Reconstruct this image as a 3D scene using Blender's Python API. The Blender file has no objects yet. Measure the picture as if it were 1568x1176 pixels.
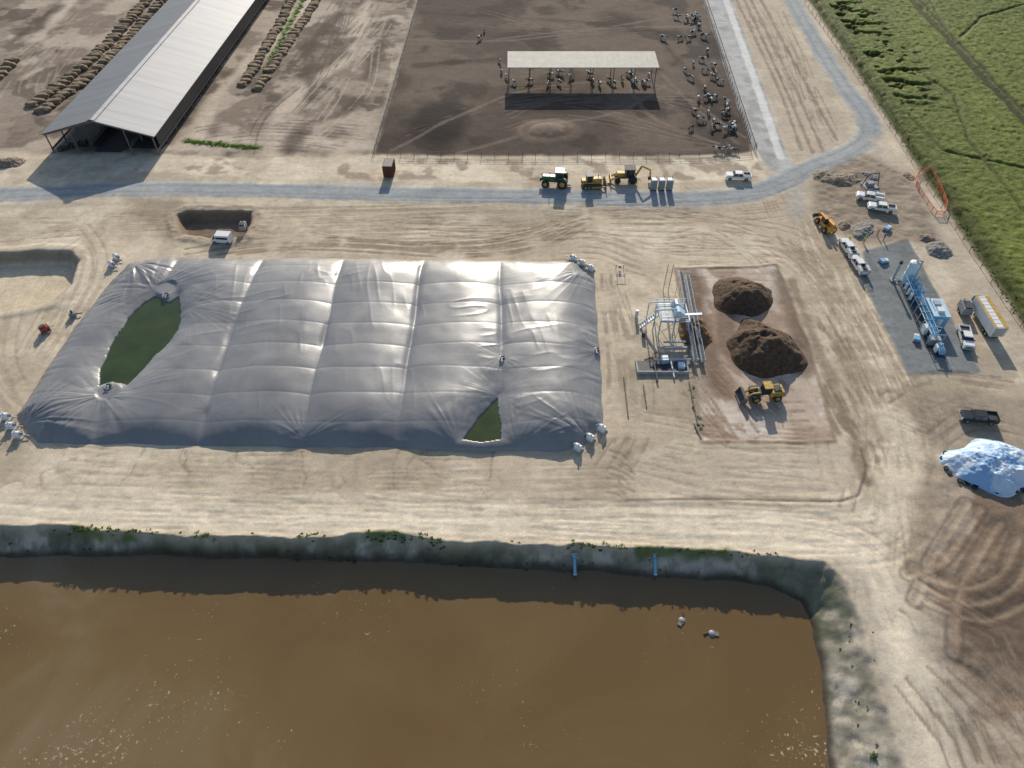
import bpy, math, numpy as np, random
from mathutils import Vector, Matrix
random.seed(4)
S=bpy.context.scene
# ---------------------------------------------------------------- camera unprojection
F=1087.0; CX,CY=784.0,588.0; H=90.0; PIT=math.radians(48)
sp,cp=math.sin(PIT),math.cos(PIT)
def P(u,v,z=0.0):
    """camera pixel -> site metres (east, north) on the level z"""
    x=(u-CX)/F; y=(v-CY)/F
    t=(H-z)/(sp+y*cp)
    return (x*t,(cp-y*sp)*t)
def PP(l,z=0.0): return [P(a,b,z) for a,b in l]

# ---------------------------------------------------------------- noise
rs=np.random.RandomState(7); T=rs.rand(256,256).astype(np.float32)
def vn(x,y,s=0):
    xi=np.floor(x).astype(np.int64); yi=np.floor(y).astype(np.int64)
    fx=(x-xi).astype(np.float32); fy=(y-yi).astype(np.float32)
    fx=fx*fx*(3-2*fx); fy=fy*fy*(3-2*fy)
    a=(xi+s*57)&255; b=(yi+s*91)&255; a1=(a+1)&255; b1=(b+1)&255
    return (T[a,b]*(1-fx)+T[a1,b]*fx)*(1-fy)+(T[a,b1]*(1-fx)+T[a1,b1]*fx)*fy
def fbm(x,y,sc,o=4,s=0):
    r=0;A=1;n=0
    for i in range(o):
        r=r+A*vn(x/sc+i*13.7,y/sc+i*7.3,s+i); n+=A; A*=.5; sc*=.5
    return r/n
def sst(a,b,x):
    t=np.clip((x-a)/(b-a),0,1); return t*t*(3-2*t)

# ---------------------------------------------------------------- materials
def newmat(name):
    m=bpy.data.materials.new(name); m.use_nodes=True
    nt=m.node_tree; b=nt.nodes['Principled BSDF']; return m,nt,b
def N(nt,t,**k):
    n=nt.nodes.new(t)
    for a,c in k.items(): setattr(n,a,c)
    return n
def noise(nt,scale,detail=4,coord='Object',rough=.6,dist=0,vec=None):
    if vec is None:
        tc=N(nt,'ShaderNodeTexCoord'); vec=tc.outputs[coord]
    n=N(nt,'ShaderNodeTexNoise'); n.inputs['Scale'].default_value=scale; n.inputs['Detail'].default_value=detail
    n.inputs['Roughness'].default_value=rough; n.inputs['Distortion'].default_value=dist
    nt.links.new(vec,n.inputs['Vector']); return n.outputs['Fac']
def ramp(nt,fac,stops):
    r=N(nt,'ShaderNodeValToRGB'); cr=r.color_ramp
    while len(cr.elements)<len(stops): cr.elements.new(.5)
    for e,(p,c) in zip(cr.elements,stops):
        e.position=p; e.color=(c[0],c[1],c[2],1) if not isinstance(c,(int,float)) else (c,c,c,1)
    nt.links.new(fac,r.inputs['Fac']); return r.outputs['Color']
def mul(nt,a,b,f=1.0):
    m=N(nt,'ShaderNodeMix',data_type='RGBA',blend_type='MULTIPLY'); m.inputs['Factor'].default_value=f
    nt.links.new(a,m.inputs['A']); nt.links.new(b,m.inputs['B']); return m.outputs['Result']
def bump(nt,b,fac,strength,dist):
    u=N(nt,'ShaderNodeBump'); u.inputs['Strength'].default_value=strength; u.inputs['Distance'].default_value=dist
    nt.links.new(fac,u.inputs['Height']); nt.links.new(u.outputs['Normal'],b.inputs['Normal'])
MC={}
def mat(name,col,rough=.6,metal=0,sc=3,amp=.25,bmp=0):
    if name in MC: return MC[name]
    m,nt,b=newmat(name)
    f=noise(nt,sc,5)
    lo=[c*(1-amp) for c in col]; hi=[min(1,c*(1+amp*.8)) for c in col]
    nt.links.new(ramp(nt,f,[(.3,lo),(.7,hi)]),b.inputs['Base Color'])
    b.inputs['Roughness'].default_value=rough; b.inputs['Metallic'].default_value=metal
    if bmp: bump(nt,b,f,.6,bmp)
    MC[name]=m; return m

# ---------------------------------------------------------------- terrain grid
def axis(a,b,st,far):
    mid=np.arange(a,b+1e-6,st); out=[];d=st;x=mid[-1]
    while x<far: d*=1.28; x+=d; out.append(x)
    lo=[];d=st;x=mid[0]
    while x>-far: d*=1.28; x-=d; lo.append(x)
    return np.array(lo[::-1]+list(mid)+out)
xs=axis(-182,182,.27,3500); ys=axis(12,262,.27,3500)
X,Y=np.meshgrid(xs,ys); X=X.astype(np.float32);Y=Y.astype(np.float32)
NY,NX=X.shape
def seg(px,py,ax,ay,bx,by):
    dx,dy=bx-ax,by-ay; L=dx*dx+dy*dy+1e-9
    t=np.clip(((px-ax)*dx+(py-ay)*dy)/L,0,1)
    return np.hypot(px-ax-t*dx,py-ay-t*dy)
def sdf_pts(px,py,poly):
    d=np.full(px.shape,1e9,np.float32); ins=np.zeros(px.shape,bool)
    n=len(poly)
    for i in range(n):
        ax,ay=poly[i]; bx,by=poly[(i+1)%n]
        d=np.minimum(d,seg(px,py,ax,ay,bx,by))
        c=((ay>py)!=(by>py))
        if ay!=by: ins^= c&(px<(bx-ax)*(py-ay)/(by-ay)+ax)
    return np.where(ins,-d,d)
WX=(fbm(X,Y,6,4,11)-.5); WY=(fbm(X,Y,6,4,12)-.5)
WX2=(fbm(X,Y,1.8,2,15)-.5); WY2=(fbm(X,Y,1.8,2,16)-.5)
def sdf(poly,warp=1.5,mg=14):
    px=[p[0] for p in poly]; py=[p[1] for p in poly]
    i0,i1=np.searchsorted(xs,[min(px)-mg,max(px)+mg]); j0,j1=np.searchsorted(ys,[min(py)-mg,max(py)+mg])
    i1=min(i1+1,NX); j1=min(j1+1,NY)
    D=np.full(X.shape,99,np.float32); w=(slice(j0,j1),slice(i0,i1))
    D[w]=sdf_pts(X[w]+WX[w]*warp*2+WX2[w]*warp*.5,Y[w]+WY[w]*warp*2+WY2[w]*warp*.5,poly); return D
def smoothline(pts,step=2.0):
    pts=[np.array(p,float) for p in pts]; out=[]
    e=[2*pts[0]-pts[1]]+pts+[2*pts[-1]-pts[-2]]
    for i in range(1,len(e)-2):
        p0,p1,p2,p3=e[i-1],e[i],e[i+1],e[i+2]; n=max(1,int(np.linalg.norm(p2-p1)/step))
        for k in range(n):
            t=k/n
            out.append(.5*((2*p1)+(-p0+p2)*t+(2*p0-5*p1+4*p2-p3)*t*t+(-p0+3*p1-3*p2+p3)*t**3))
    out.append(pts[-1]); return np.array(out)
def dline(D,line,mg):
    for (ax,ay),(bx,by) in zip(line[:-1],line[1:]):
        i0,i1=np.searchsorted(xs,[min(ax,bx)-mg,max(ax,bx)+mg]); j0,j1=np.searchsorted(ys,[min(ay,by)-mg,max(ay,by)+mg])
        w=(slice(j0,j1),slice(i0,i1))
        if i1>i0 and j1>j0: D[w]=np.minimum(D[w],seg(X[w],Y[w],ax,ay,bx,by))
def stroke(paths,mg=3,step=2.0,world=False):
    D=np.full(X.shape,99,np.float32)
    for p in paths:
        dline(D,smoothline(p if world else PP(p),step),mg)
    return D
COL=np.zeros((NY,NX,3),np.float32); Z=np.zeros((NY,NX),np.float32)
def blend(c,m):
    c=np.array(c,np.float32); COL[:]=COL*(1-m[...,None])+c*m[...,None]
def shade(m): COL[:]*=m[...,None]

cream=(.60,.505,.375); light=(.75,.645,.495); yard=(.25,.197,.155); corral=(.092,.069,.055)
asph=(.31,.335,.35); gravel=(.22,.235,.235)
n1=fbm(X,Y,28,5,1); n2=fbm(X,Y,7,4,2); n3=fbm(X,Y,1.6,3,3)
COL[:]=np.array(cream)
blend((.46,.375,.275),sst(.43,.66,n1)*.7)
blend((.70,.605,.47),sst(.50,.72,n2)*.6)
blend((.41,.335,.245),sst(.54,.68,fbm(X,Y,16,6,6))*.55)
blend((.37,.30,.22),sst(.57,.67,fbm(X,Y,4,5,8))*.35)

far=np.maximum(np.abs(X)-185,Y-262)
blend((.20,.18,.11),sst(0,40,far))

def tracks(path,n,spread,w=.35,col=(.38,.30,.21),al=.5,seed=0,pair=True,rut=.05,brk=(.34,.54)):
    base=smoothline(PP(path),2.0); R=np.random.RandomState(seed)
    tang=np.gradient(base,axis=0); tang/=np.linalg.norm(tang,axis=1)[:,None]+1e-9
    nor=np.stack([-tang[:,1],tang[:,0]],1); L=np.arange(len(base))
    D=np.full(X.shape,99,np.float32)
    for k in range(n):
        o=R.uniform(-spread,spread); ph=R.rand()*6; fr=R.uniform(.03,.11)
        off=o+np.sin(L*fr+ph)*spread*.5+np.sin(L*fr*2.7+ph*2)*.6
        a=R.randint(0,max(1,len(base)//2)); b=len(base)-R.randint(0,max(1,len(base)//3))
        for q in ((-.95,.95) if pair else (0,)):
            dline(D,(base+nor*(off+q)[:,None])[a:b],w*2+.5)
    m=sst(w*1.3,w*.35,D+(n3-.5)*w*1.4)*sst(brk[0],brk[1],fbm(X,Y,6,4,seed+60))
    blend(col,m*al); Z[:]-=m*rut; return m

# --- upper-left stock yards
D=sdf([(-400,157)]+PP([(0,232),(240,236),(420,240),(568,238),(640,0),(672,-120)])+[(-20,500),(-400,500)],2.0)
m=sst(1.5,-2.5,D)
blend(yard,m)
blend((.50,.415,.33),m*sst(.49,.60,fbm(X,Y,13,6,21))*.8)
blend((.105,.08,.062),m*sst(.51,.62,fbm(X,Y,10,6,22))*.8)
blend((.42,.35,.275),m*sst(.55,.62,fbm(X,Y,4,5,23))*.5)
D=sdf(PP([(0,0),(60,200),(30,230),(-300,230),(-300,-100),(200,-100),(240,0)]),2)
blend((.18,.14,.11),sst(1,-2,D)*.5)
D=stroke([[(412,235),(420,190),(470,130),(540,70),(575,-40)],[(300,215),(330,150),(420,60),(500,-30)],[(250,225),(420,215),(560,225)],[(60,60),(110,0)]],8)
blend((.58,.485,.385),sst(5,1,D+n2*5-1.5)*.85)
D=stroke([[(440,235),(470,190),(520,175),(560,150)],[(450,120),(500,100),(540,60)],[(255,215),(330,130)],[(20,60),(90,10)],[(480,150),(470,80),(520,20)],[(560,120),(600,30)]],6)
blend((.085,.066,.052),sst(4,.5,D+n2*5-1.5)*.8)
tracks([(412,240),(425,180),(500,90),(560,-40)],9,7,.3,(.11,.085,.065),.6,31)
tracks([(440,240),(520,150),(600,20)],7,9,.3,(.50,.43,.35),.5,32)
tracks([(260,225),(400,205),(560,215)],7,5,.3,(.12,.09,.07),.5,33)
tracks([(0,200),(30,120),(130,20)],7,6,.3,(.42,.36,.29),.5,34)

# --- cattle corral
corr=PP([(572,237),(1040,240),(1150,232),(1152,215),(1078,0),(1035,-130),(688,-130),(640,0)])
D=sdf(corr,.7); m=sst(.8,-.8,D)
blend(corral,m)
blend((.165,.128,.10),m*sst(.45,.64,fbm(X,Y,18,6,31))*.8)
blend((.052,.038,.031),m*sst(.51,.64,fbm(X,Y,9,5,32))*.75)
cxr,cyr=P(840,200); r=np.hypot((X-cxr)/8.5,(Y-cyr)/6.0)
blend((.30,.225,.17),m*sst(1.15,.6,r+n2*.6-.3)*.75); blend((.13,.095,.07),m*sst(.22,.05,np.abs(r-.6+(n3-.5)*.3))*.85); Z+=m*1.2*np.exp(-(r/.7)**2)
cxr,cyr=P(672,190); r=np.hypot((X-cxr)/7.5,(Y-cyr)/13)
blend((.026,.020,.017),m*sst(1.2,.6,r+n2*.5-.25)*.92); Z+=m*.6*np.exp(-(r/.7)**2)
D=stroke([[(600,230),(800,140),(1000,130),(1140,210)],[(590,60),(800,60),(1060,20)],[(760,60),(900,45),(1080,40)],[(1010,110),(1060,160),(1130,220)],[(850,190),(950,170),(1020,130)],[(700,235),(880,185)],[(960,125),(1000,180),(1100,220)]],2)
blend((.23,.18,.145),sst(.9,.2,D+n3*.6-.3)*.5)
D=stroke([[(650,20),(900,35),(1070,60)],[(640,100),(760,90)],[(780,170),(1005,170)],[(1010,60),(1090,150)]],4)
blend((.036,.028,.024),m*sst(3,.3,D+n2*3-1)*.6)
tracks([(640,220),(850,150),(1120,180)],8,16,.3,(.21,.165,.13),.5,35); tracks([(680,10),(850,40),(1050,30)],6,9,.3,(.21,.165,.13),.4,36)

D=sdf(PP([(245,237),(420,243),(1160,238),(1180,275),(900,283),(400,272),(200,262)]),1)
blend(light,sst(.8,-.8,D)*(.35+.5*sst(.4,.6,n2)))
blend((.24,.175,.125),sst(.5,-1,D)*sst(.51,.62,fbm(X,Y,5,5,41))*.65)
D=stroke([[(400,258),(410,200)]],6); blend((.42,.34,.27),sst(3,.5,D)*.5)

# --- feed lane and haul strip
D=sdf(PP([(1148,215),(1076,0),(1030,-130),(1075,-130),(1122,0),(1205,235),(1215,262),(1180,262),(1162,235)]),.15)
blend((.48,.475,.46),sst(.3,-.3,D)); blend((.30,.285,.27),sst(.3,-.3,D)*sst(.43,.66,fbm(X,Y,5,4,42))*.6)
D=stroke([[(1195,240),(1165,150),(1112,0),(1070,-120)]],4); blend((.74,.73,.70),sst(1.3,.7,D+(n3-.5)*.6)*.8)
D=sdf(PP([(1122,0),(1075,-130),(1150,-130),(1185,0),(1295,185),(1300,215),(1250,245),(1212,250)]),1)
blend((.50,.42,.325),sst(1,-1,D)*.9)
D=stroke([[(1150,0),(1215,130),(1262,235)],[(1165,0),(1235,130),(1282,215)],[(1140,0),(1200,130),(1245,235)],[(1128,0),(1190,130),(1228,230)]],2)
blend((.23,.18,.135),sst(.7,.2,D+n3*.8-.4)*.65)
Z-=sst(.7,.2,D)*.1
tracks([(1150,-20),(1225,140),(1265,235)],8,5,.25,(.24,.19,.14),.55,37)

tracks([(-60,345),(200,330),(500,335),(800,335),(1150,322),(1240,300)],16,6,.25,al=.55,seed=1)
tracks([(250,395),(450,372),(700,378),(820,362),(880,338),(960,325)],6,2.0,.35,(.25,.19,.13),.75,2)
tracks([(500,345),(700,352),(830,350),(930,325),(1100,335)],5,2.5,.3,(.29,.225,.155),.6,22)
tracks([(700,395),(900,372),(1010,400),(1200,400)],8,5,.25,al=.55,seed=3)
tracks([(-60,715),(300,728),(700,735),(960,740)],12,4,.2,al=.4,seed=4)
tracks([(-60,775),(400,790),(900,800),(1280,815),(1370,780),(1380,640),(1290,470),(1215,310)],12,4,.3,(.80,.69,.53),.5,5)
tracks([(1195,290),(1250,400),(1320,520),(1375,640),(1390,800),(1400,960),(1480,1200)],20,6,.25,(.34,.265,.185),.6,6)
tracks([(1215,290),(1300,400),(1345,560),(1400,620),(1600,680)],10,3.5,.28,al=.6,seed=7)
tracks([(1190,400),(1240,520),(1300,640),(1340,700),(1320,790)],10,4,.3,(.21,.155,.105),.7,8)
tracks([(100,360),(20,420),(-20,560),(60,690)],8,3,.25,al=.5,seed=9)
tracks([(80,330),(130,400),(100,480),(30,590)],9,2.5,.25,al=.55,seed=10)
tracks([(940,420),(960,560),(955,650),(920,720)],12,3.5,.25,(.26,.20,.14),.6,11)
tracks([(980,690),(1100,710),(1280,720)],12,5,.22,(.29,.225,.16),.5,12)
tracks([(960,340),(1060,360),(1200,380),(1260,430)],8,5,.25,(.34,.265,.185),.5,14)
tracks([(1000,345),(1120,350),(1260,470),(1420,900)],8,7,.25,(.33,.255,.18),.5,24)

D=sdf(PP([(190,300),(400,318),(400,345),(380,392),(300,385),(240,365),(195,330)]),2.5)
blend((.30,.235,.17),sst(1.5,-2.5,D)*.65)
D=stroke([[(-60,318),(200,312),(420,318),(800,324),(1100,322)]],4)
blend((.34,.295,.235),sst(1.5,.1,D+n3*1.0-.5)*.45)

# --- roads
roadc=smoothline(PP([(1165,-110),(1205,-15),(1248,62),(1292,132),(1328,180),(1326,212),(1292,236),(1240,256),(1200,277),(1150,295),(1080,303),(950,303),(800,300),(600,296),(400,291),(200,289),(80,295),(-60,300),(-400,306)]),2)
D=np.full(X.shape,99,np.float32); dline(D,roadc,7)
Dw=D+(n3-.5)*1.1+(n2-.5)*1.6
halfw=np.where(X>58,2.6,2.7)
blend((.50,.475,.42),sst(1.7,-.3,Dw-halfw)*.6)
m=sst(.8,-.7,Dw-halfw); blend(asph,m*.9)
blend((.43,.43,.415),m*sst(.42,.62,fbm(X,Y,12,5,51))*.55)
blend((.22,.24,.255),m*sst(.6,.1,np.abs(D-1.3)+(n3-.5)*.5)*.4)
Z+=sst(.6,-.6,D-halfw)*.08
D=stroke([[(1215,270),(1222,330)],[(1330,210),(1345,235)]],4); blend((.38,.37,.35),sst(3,.5,D+n2*2-1)*.6)
D=stroke([[(1345,215),(1400,300),(1490,430),(1580,560)]],5); blend((.50,.43,.34),sst(3.5,1,D)*.7)

# --- gravel pad / disturbed ground on the east
D=sdf(PP([(1322,385),(1390,366),(1502,570),(1392,573),(1345,480),(1318,425)]),.35)
blend(gravel,sst(.35,-.35,D)); Z+=sst(.5,-.5,D)*.08
blend((.15,.155,.15),sst(.35,-.35,D)*sst(.5,.62,n2)*.5)
D=sdf(PP([(1245,262),(1330,235),(1390,262),(1440,345),(1460,395),(1395,375),(1320,375),(1255,335),(1240,300)]),2)
blend((.24,.19,.145),sst(1.5,-2,D)*.75); Z+=sst(0,-2,D)*(fbm(X,Y,2.5,3,61)-.5)*.6
D=sdf(PP([(1385,585),(1470,600),(1600,610),(1600,800),(1440,700),(1400,650)]),2)
blend((.30,.25,.19),sst(1.5,-2,D)*.7)
tracks([(1390,640),(1450,610),(1568,620)],8,4,.28,(.20,.16,.12),.55,15)

# --- compost pad
padp=PP([(1034,410),(1190,406),(1236,520),(1279,676),(1072,676),(1064,600),(1048,480)])
D=sdf(padp,.5); m=sst(.3,-.4,D)
blend((.52,.42,.335),m); blend((.33,.235,.17),m*sst(.44,.58,n2)*.75); blend((.68,.60,.51),m*sst(.54,.61,fbm(X,Y,4,5,43))*.75)
mm=sst(.5,.15,np.abs(D)); Z+=mm*.10; blend((.25,.19,.14),mm*.65)
D2=stroke([[(1060,420),(1090,560),(1110,600)],[(1200,420),(1225,510),(1235,560)],[(1120,430),(1110,520),(1140,560)]],5)
blend((.16,.105,.07),sst(3.5,.5,D2+n2*3-1.5)*m*.8)
tracks([(1100,560),(1150,610),(1200,670)],9,6,.3,(.28,.195,.135),.65,13)
tracks([(1080,600),(1130,650),(1240,650)],7,4,.3,(.31,.22,.16),.6,16)
D=stroke([[(1212,430),(1250,530),(1300,650),(1325,735)]],4)
blend((.22,.165,.115),sst(1.6,.2,D+n3*1.6-.8)*.7); Z+=sst(1.2,.2,D)*.12
D=sdf(PP([(935,540),(1075,540),(1080,600),(1060,680),(960,700),(930,760),(890,745),(950,640)]),2)
blend((.36,.29,.21),sst(1.5,-2,D)*.5)
D=sdf(PP([(965,690),(1300,690),(1315,735),(1285,760),(965,758)]),1)
blend((.55,.465,.36),sst(.6,-.6,D)*.6)
D=stroke([[(960,766),(1100,764),(1288,767),(1318,745),(1325,712),(1318,690)]],2)
blend((.17,.135,.10),sst(.33,.1,D)*.8); Z+=sst(.6,.25,np.abs(D-.5))*.05
# shrinkage cracks and rills in the levelled bench south of the cover
reg=sst(1,-1,sdf(PP([(0,682),(560,690),(870,694),(960,690),(960,768),(500,765),(0,755)]),1))
cr=np.abs(fbm(X+WX*2,Y,8,3,77)-.5); m=sst(.016,.003,cr)*reg*sst(.42,.55,fbm(X,Y,14,3,78)); blend((.25,.195,.14),m*.45); Z-=m*.05
R=np.random.RandomState(3); L=[]
for u,v0,v1 in [(462,690,745),(610,692,748),(758,690,735),(283,692,728),(462,772,796),(862,764,792)]:
    p=[(u,v0)]; 
    for k in range(1,9): p.append((p[-1][0]+R.uniform(-4,4),v0+(v1-v0)*k/8))
    L.append(p)
for k in range(8): L.append([(940+R.uniform(-12,8),690+k*9),(955+R.uniform(-8,5),698+k*9+R.uniform(-3,3)),(968+R.uniform(-10,12),708+k*9)])
D=stroke(L,2,.6); m=sst(.30,.05,D+(n3-.5)*.2); blend((.24,.19,.135),m*.55); Z-=m*.06
D=stroke([[(455,685),(458,720),(440,760)],[(605,690),(600,740)]],4); blend((.39,.325,.24),sst(1.8,.2,D+n3-.5)*.4)

# --- pale haul road along the lagoon
D=stroke([[(-80,772),(300,782),(700,792),(1000,805),(1290,828),(1345,900),(1385,1000),(1430,1176),(1470,1300)]],9)
blend((.79,.69,.53),sst(4.6,1.6,D+n2*2.6-1.3)*.8)
D=stroke([[(1372,640),(1385,720),(1350,800),(1300,825)]],8); blend((.74,.64,.49),sst(4,1,D+n2*2-1)*.55)
D=stroke([[(-60,765),(500,778),(900,790)],[(-60,755),(500,765),(900,770)]],3); blend((.46,.38,.28),sst(.9,.1,D+n3-.5)*.4)
tracks([(-60,780),(300,788),(700,797),(1000,808),(1300,835),(1380,960),(1440,1180)],8,3,.22,(.50,.41,.30),.4,25)
# --- brown stockpile ground, south east
D=sdf(PP([(1395,760),(1450,702),(1620,740),(1700,1300),(1560,1300),(1500,1150),(1440,985),(1400,860)]),3)
m=sst(2,-3,D); blend((.20,.14,.098),m*.88)
blend((.42,.345,.265),m*sst(.48,.58,fbm(X,Y,8,6,44))*.8)
Z+=m*(fbm(X,Y,4,5,45)-.5)*.7
D=sdf(PP([(1395,900),(1470,950),(1560,1300),(1450,1300),(1410,1050)]),3)
blend((.42,.365,.295),sst(2,-3,D)*.55)
D=sdf(PP([(1460,890),(1530,860),(1620,880),(1640,1060),(1540,1010),(1480,960)]),3); blend((.125,.088,.064),sst(2,-2,D)*.7)
D=stroke([[(1400,870),(1470,900),(1530,880),(1560,820)],[(1410,890),(1480,925),(1550,900),(1590,830)],[(1420,920),(1500,950),(1580,920)],[(1500,780),(1440,860),(1390,880)],[(1530,800),(1470,900),(1460,1000)],[(1480,770),(1430,850),(1400,920)]],3)
blend((.36,.27,.19),sst(.6,.1,D+(n3-.5)*.7)*.5); blend((.12,.085,.062),sst(.4,.1,np.abs(D-1.0)+(n3-.5)*.4)*.5); Z-=sst(.6,.1,D)*.08
tracks([(1400,900),(1500,960),(1620,1000)],8,8,.28,(.12,.085,.062),.55,17)
tracks([(1410,900),(1450,1000),(1530,1200)],12,5,.25,(.27,.22,.165),.6,18)
tracks([(1470,990),(1568,1100),(1620,1200)],9,8,.25,(.15,.11,.08),.55,19)

# --- lagoon basin
crest=PP([(-300,802),(0,805),(130,811),(260,819),(380,822),(450,826),(560,816),(660,826),(800,832),(950,838),(1100,845),(1200,850),(1262,858),(1292,892),(1322,960),(1352,1060),(1385,1176),(1410,1290)])+[(62,-80),(-420,-80),(-420,53)]
wat=PP([(-300,850),(0,852),(130,852),(250,849),(400,855),(520,859),(640,861),(800,870),(950,880),(1100,888),(1180,897),(1225,921),(1243,960),(1255,1020),(1270,1176),(1280,1290)],-3)+[(48,-72),(-410,-72),(-410,49)]
Dc=sdf(crest,.9,30); Dw=sdf(wat,.5,30)
k=np.clip(-Dc,0,None)/(np.clip(-Dc,0,None)+np.clip(Dw,0,None)+1e-4)
inside=Dc<0
bn=fbm(X,Y,3,4,46)
Zb=-3.0*k**.85+(bn-.5)*1.1*sst(0,.3,k)*sst(1,.7,k)
Z=np.where(inside,np.where(Dw<0,-3.05-np.clip(-Dw,0,3)*.4,Zb),Z)
m=sst(.25,-.8,Dc)
blend((.28,.255,.21),m*.9)
blend((.52,.47,.385),m*sst(.48,.60,fbm(X,Y,2.2,5,47))*.75)
blend((.10,.115,.055),m*sst(.50,.62,fbm(X,Y,6,5,48))*.7)
blend((.13,.13,.085),m*sst(.54,.62,fbm(X,Y,1.1,3,50))*.5)
blend((.055,.045,.034),sst(1.3,.2,Dw+n3*.6-.3)*m*.9)
Z+=sst(1.2,0,np.abs(Dc+.1))*(fbm(X,Y,1.6,3,49))*.35
blend((.38,.32,.24),sst(1.2,.2,np.abs(Dc))*.45)
# thin green strip of volunteer growth at the lip, in patches
pg=sst(.9,.2,np.abs(Dc+.2)+(n3-.5)*.8)
gm=np.zeros_like(X)
for u0,u1 in ((110,240),(290,330),(455,500),(560,680),(860,960),(960,1190)):
    xa,xb=P(u0,820)[0],P(u1,835)[0]; gm=np.maximum(gm,sst(xa-1.5,xa+1,X)*sst(xb+1.5,xb-1,X))
blend((.10,.14,.035),pg*gm*sst(.44,.54,n2)*.8*(Y>40))
D=sdf(PP([(1262,858),(1330,880),(1420,1176),(1450,1300),(1395,1300),(1322,960)]),1.5)
blend((.42,.37,.30),sst(1,-1,D)*.5)

# --- settling pit (west) and dig pit
D=sdf(PP([(-260,388),(0,386),(60,382),(112,385),(123,400),(108,438),(76,465),(0,480),(-260,490)]),.5)
m=sst(-.1,-1.9,D); Z-=m*2.3; blend((.68,.565,.40),m*.8)
blend((.17,.14,.105),sst(1.1,.2,np.abs(D+.8))*.7); Z+=sst(1.6,.2,np.abs(D-.8))*.2
D=sdf(PP([(268,331),(284,324),(386,324),(384,342),(372,362),(330,366),(278,358)]),.6)
m=sst(.1,-1.1,D); Z-=m*(1.9+.6*(n2-.5)); blend((.18,.13,.092),sst(.6,-.4,D)*.85)
Z+=sst(1.8,.3,np.abs(D-1.2))*(n3)*.4

D=stroke([[(395,135),(430,60),(470,-10)]],4); blend((.09,.17,.02),sst(1.5,.2,D+n3*1.5-.7)*.85)
D=stroke([[(285,216),(345,222),(395,226)]],4); blend((.07,.12,.02),sst(2.2,.2,D+n3*1.5-.7)*.85)
fb=PP([(1240,0),(1300,84),(1400,240),(1490,375),(1568,492)])
d0=np.array(fb[0])-np.array(fb[1]); d1=np.array(fb[-1])-np.array(fb[-2])
fN=tuple(np.array(fb[0])+d0/np.linalg.norm(d0)*900); fS=tuple(np.array(fb[-1])+d1/np.linalg.norm(d1)*220)
field=[fN]+fb+[fS,(3000,fS[1]),(3000,fN[1])]
D=sdf(field,.4,14)
blend((.10,.095,.05),sst(1.3,.3,D+n3*.8-.4)*.8)
blend((.06,.08,.018),sst(.5,-.5,D))

# ground relief and fine mottling
Z+=(fbm(X,Y,3,4,70)-.5)*.11+(n3-.5)*.045
sc=vn(X/9+WX*2,Y/.55,81)*.6+vn(X/4,Y/.3,82)*.4
sc2=vn(Y/9,X/.6,83)
shade(.935+.13*sc); shade(.965+.07*sc2)
shade(.86+.28*fbm(X,Y,2.5,4,71)); shade(.955+.09*rs.rand(NY,NX).astype(np.float32))
COL=np.clip(COL,0,.85)

def gridmesh(name,X,Y,Z,col=None,keep=None,mat=None,smooth=True):
    ny,nx=X.shape
    me=bpy.data.meshes.new(name)
    co=np.stack([X,Y,Z],-1).reshape(-1,3).astype(np.float32)
    a=np.arange(ny*nx,dtype=np.int32).reshape(ny,nx)
    q=np.stack([a[:-1,:-1],a[:-1,1:],a[1:,1:],a[1:,:-1]],-1).reshape(-1,4)
    if keep is not None: q=q[keep[:-1,:-1].reshape(-1)]
    me.vertices.add(len(co)); me.vertices.foreach_set('co',co.ravel())
    me.loops.add(len(q)*4); me.loops.foreach_set('vertex_index',q.ravel())
    me.polygons.add(len(q)); me.polygons.foreach_set('loop_start',np.arange(0,len(q)*4,4,dtype=np.int32))
    me.polygons.foreach_set('use_smooth',np.full(len(q),smooth))
    me.update(calc_edges=True)
    if col is not None:
        at=me.color_attributes.new('Col','FLOAT_COLOR','POINT')
        c=np.ones((len(co),4),np.float32); c[:,:3]=col.reshape(-1,3); at.data.foreach_set('color',c.ravel())
    ob=bpy.data.objects.new(name,me); S.collection.objects.link(ob)
    if mat: me.materials.append(mat)
    return ob
m,nt,b=newmat('soil')
at=N(nt,'ShaderNodeAttribute',attribute_name='Col')
geo=N(nt,'ShaderNodeNewGeometry')
f1=noise(nt,.9,8,vec=geo.outputs['Position'],rough=.7); f2=noise(nt,5,5,vec=geo.outputs['Position'],rough=.7)
c=mul(nt,at.outputs['Color'],ramp(nt,f1,[(.3,.84),(.5,1.0),(.7,1.09)]))
c=mul(nt,c,ramp(nt,f2,[(.35,.85),(.5,1.0),(.68,1.08)]))
nt.links.new(c,b.inputs['Base Color']); b.inputs['Roughness'].default_value=.95; b.inputs['Specular IOR Level'].default_value=.15
bump(nt,b,f1,.4,.2)
gridmesh('ground',X,Y,Z,COL,None,m)

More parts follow.
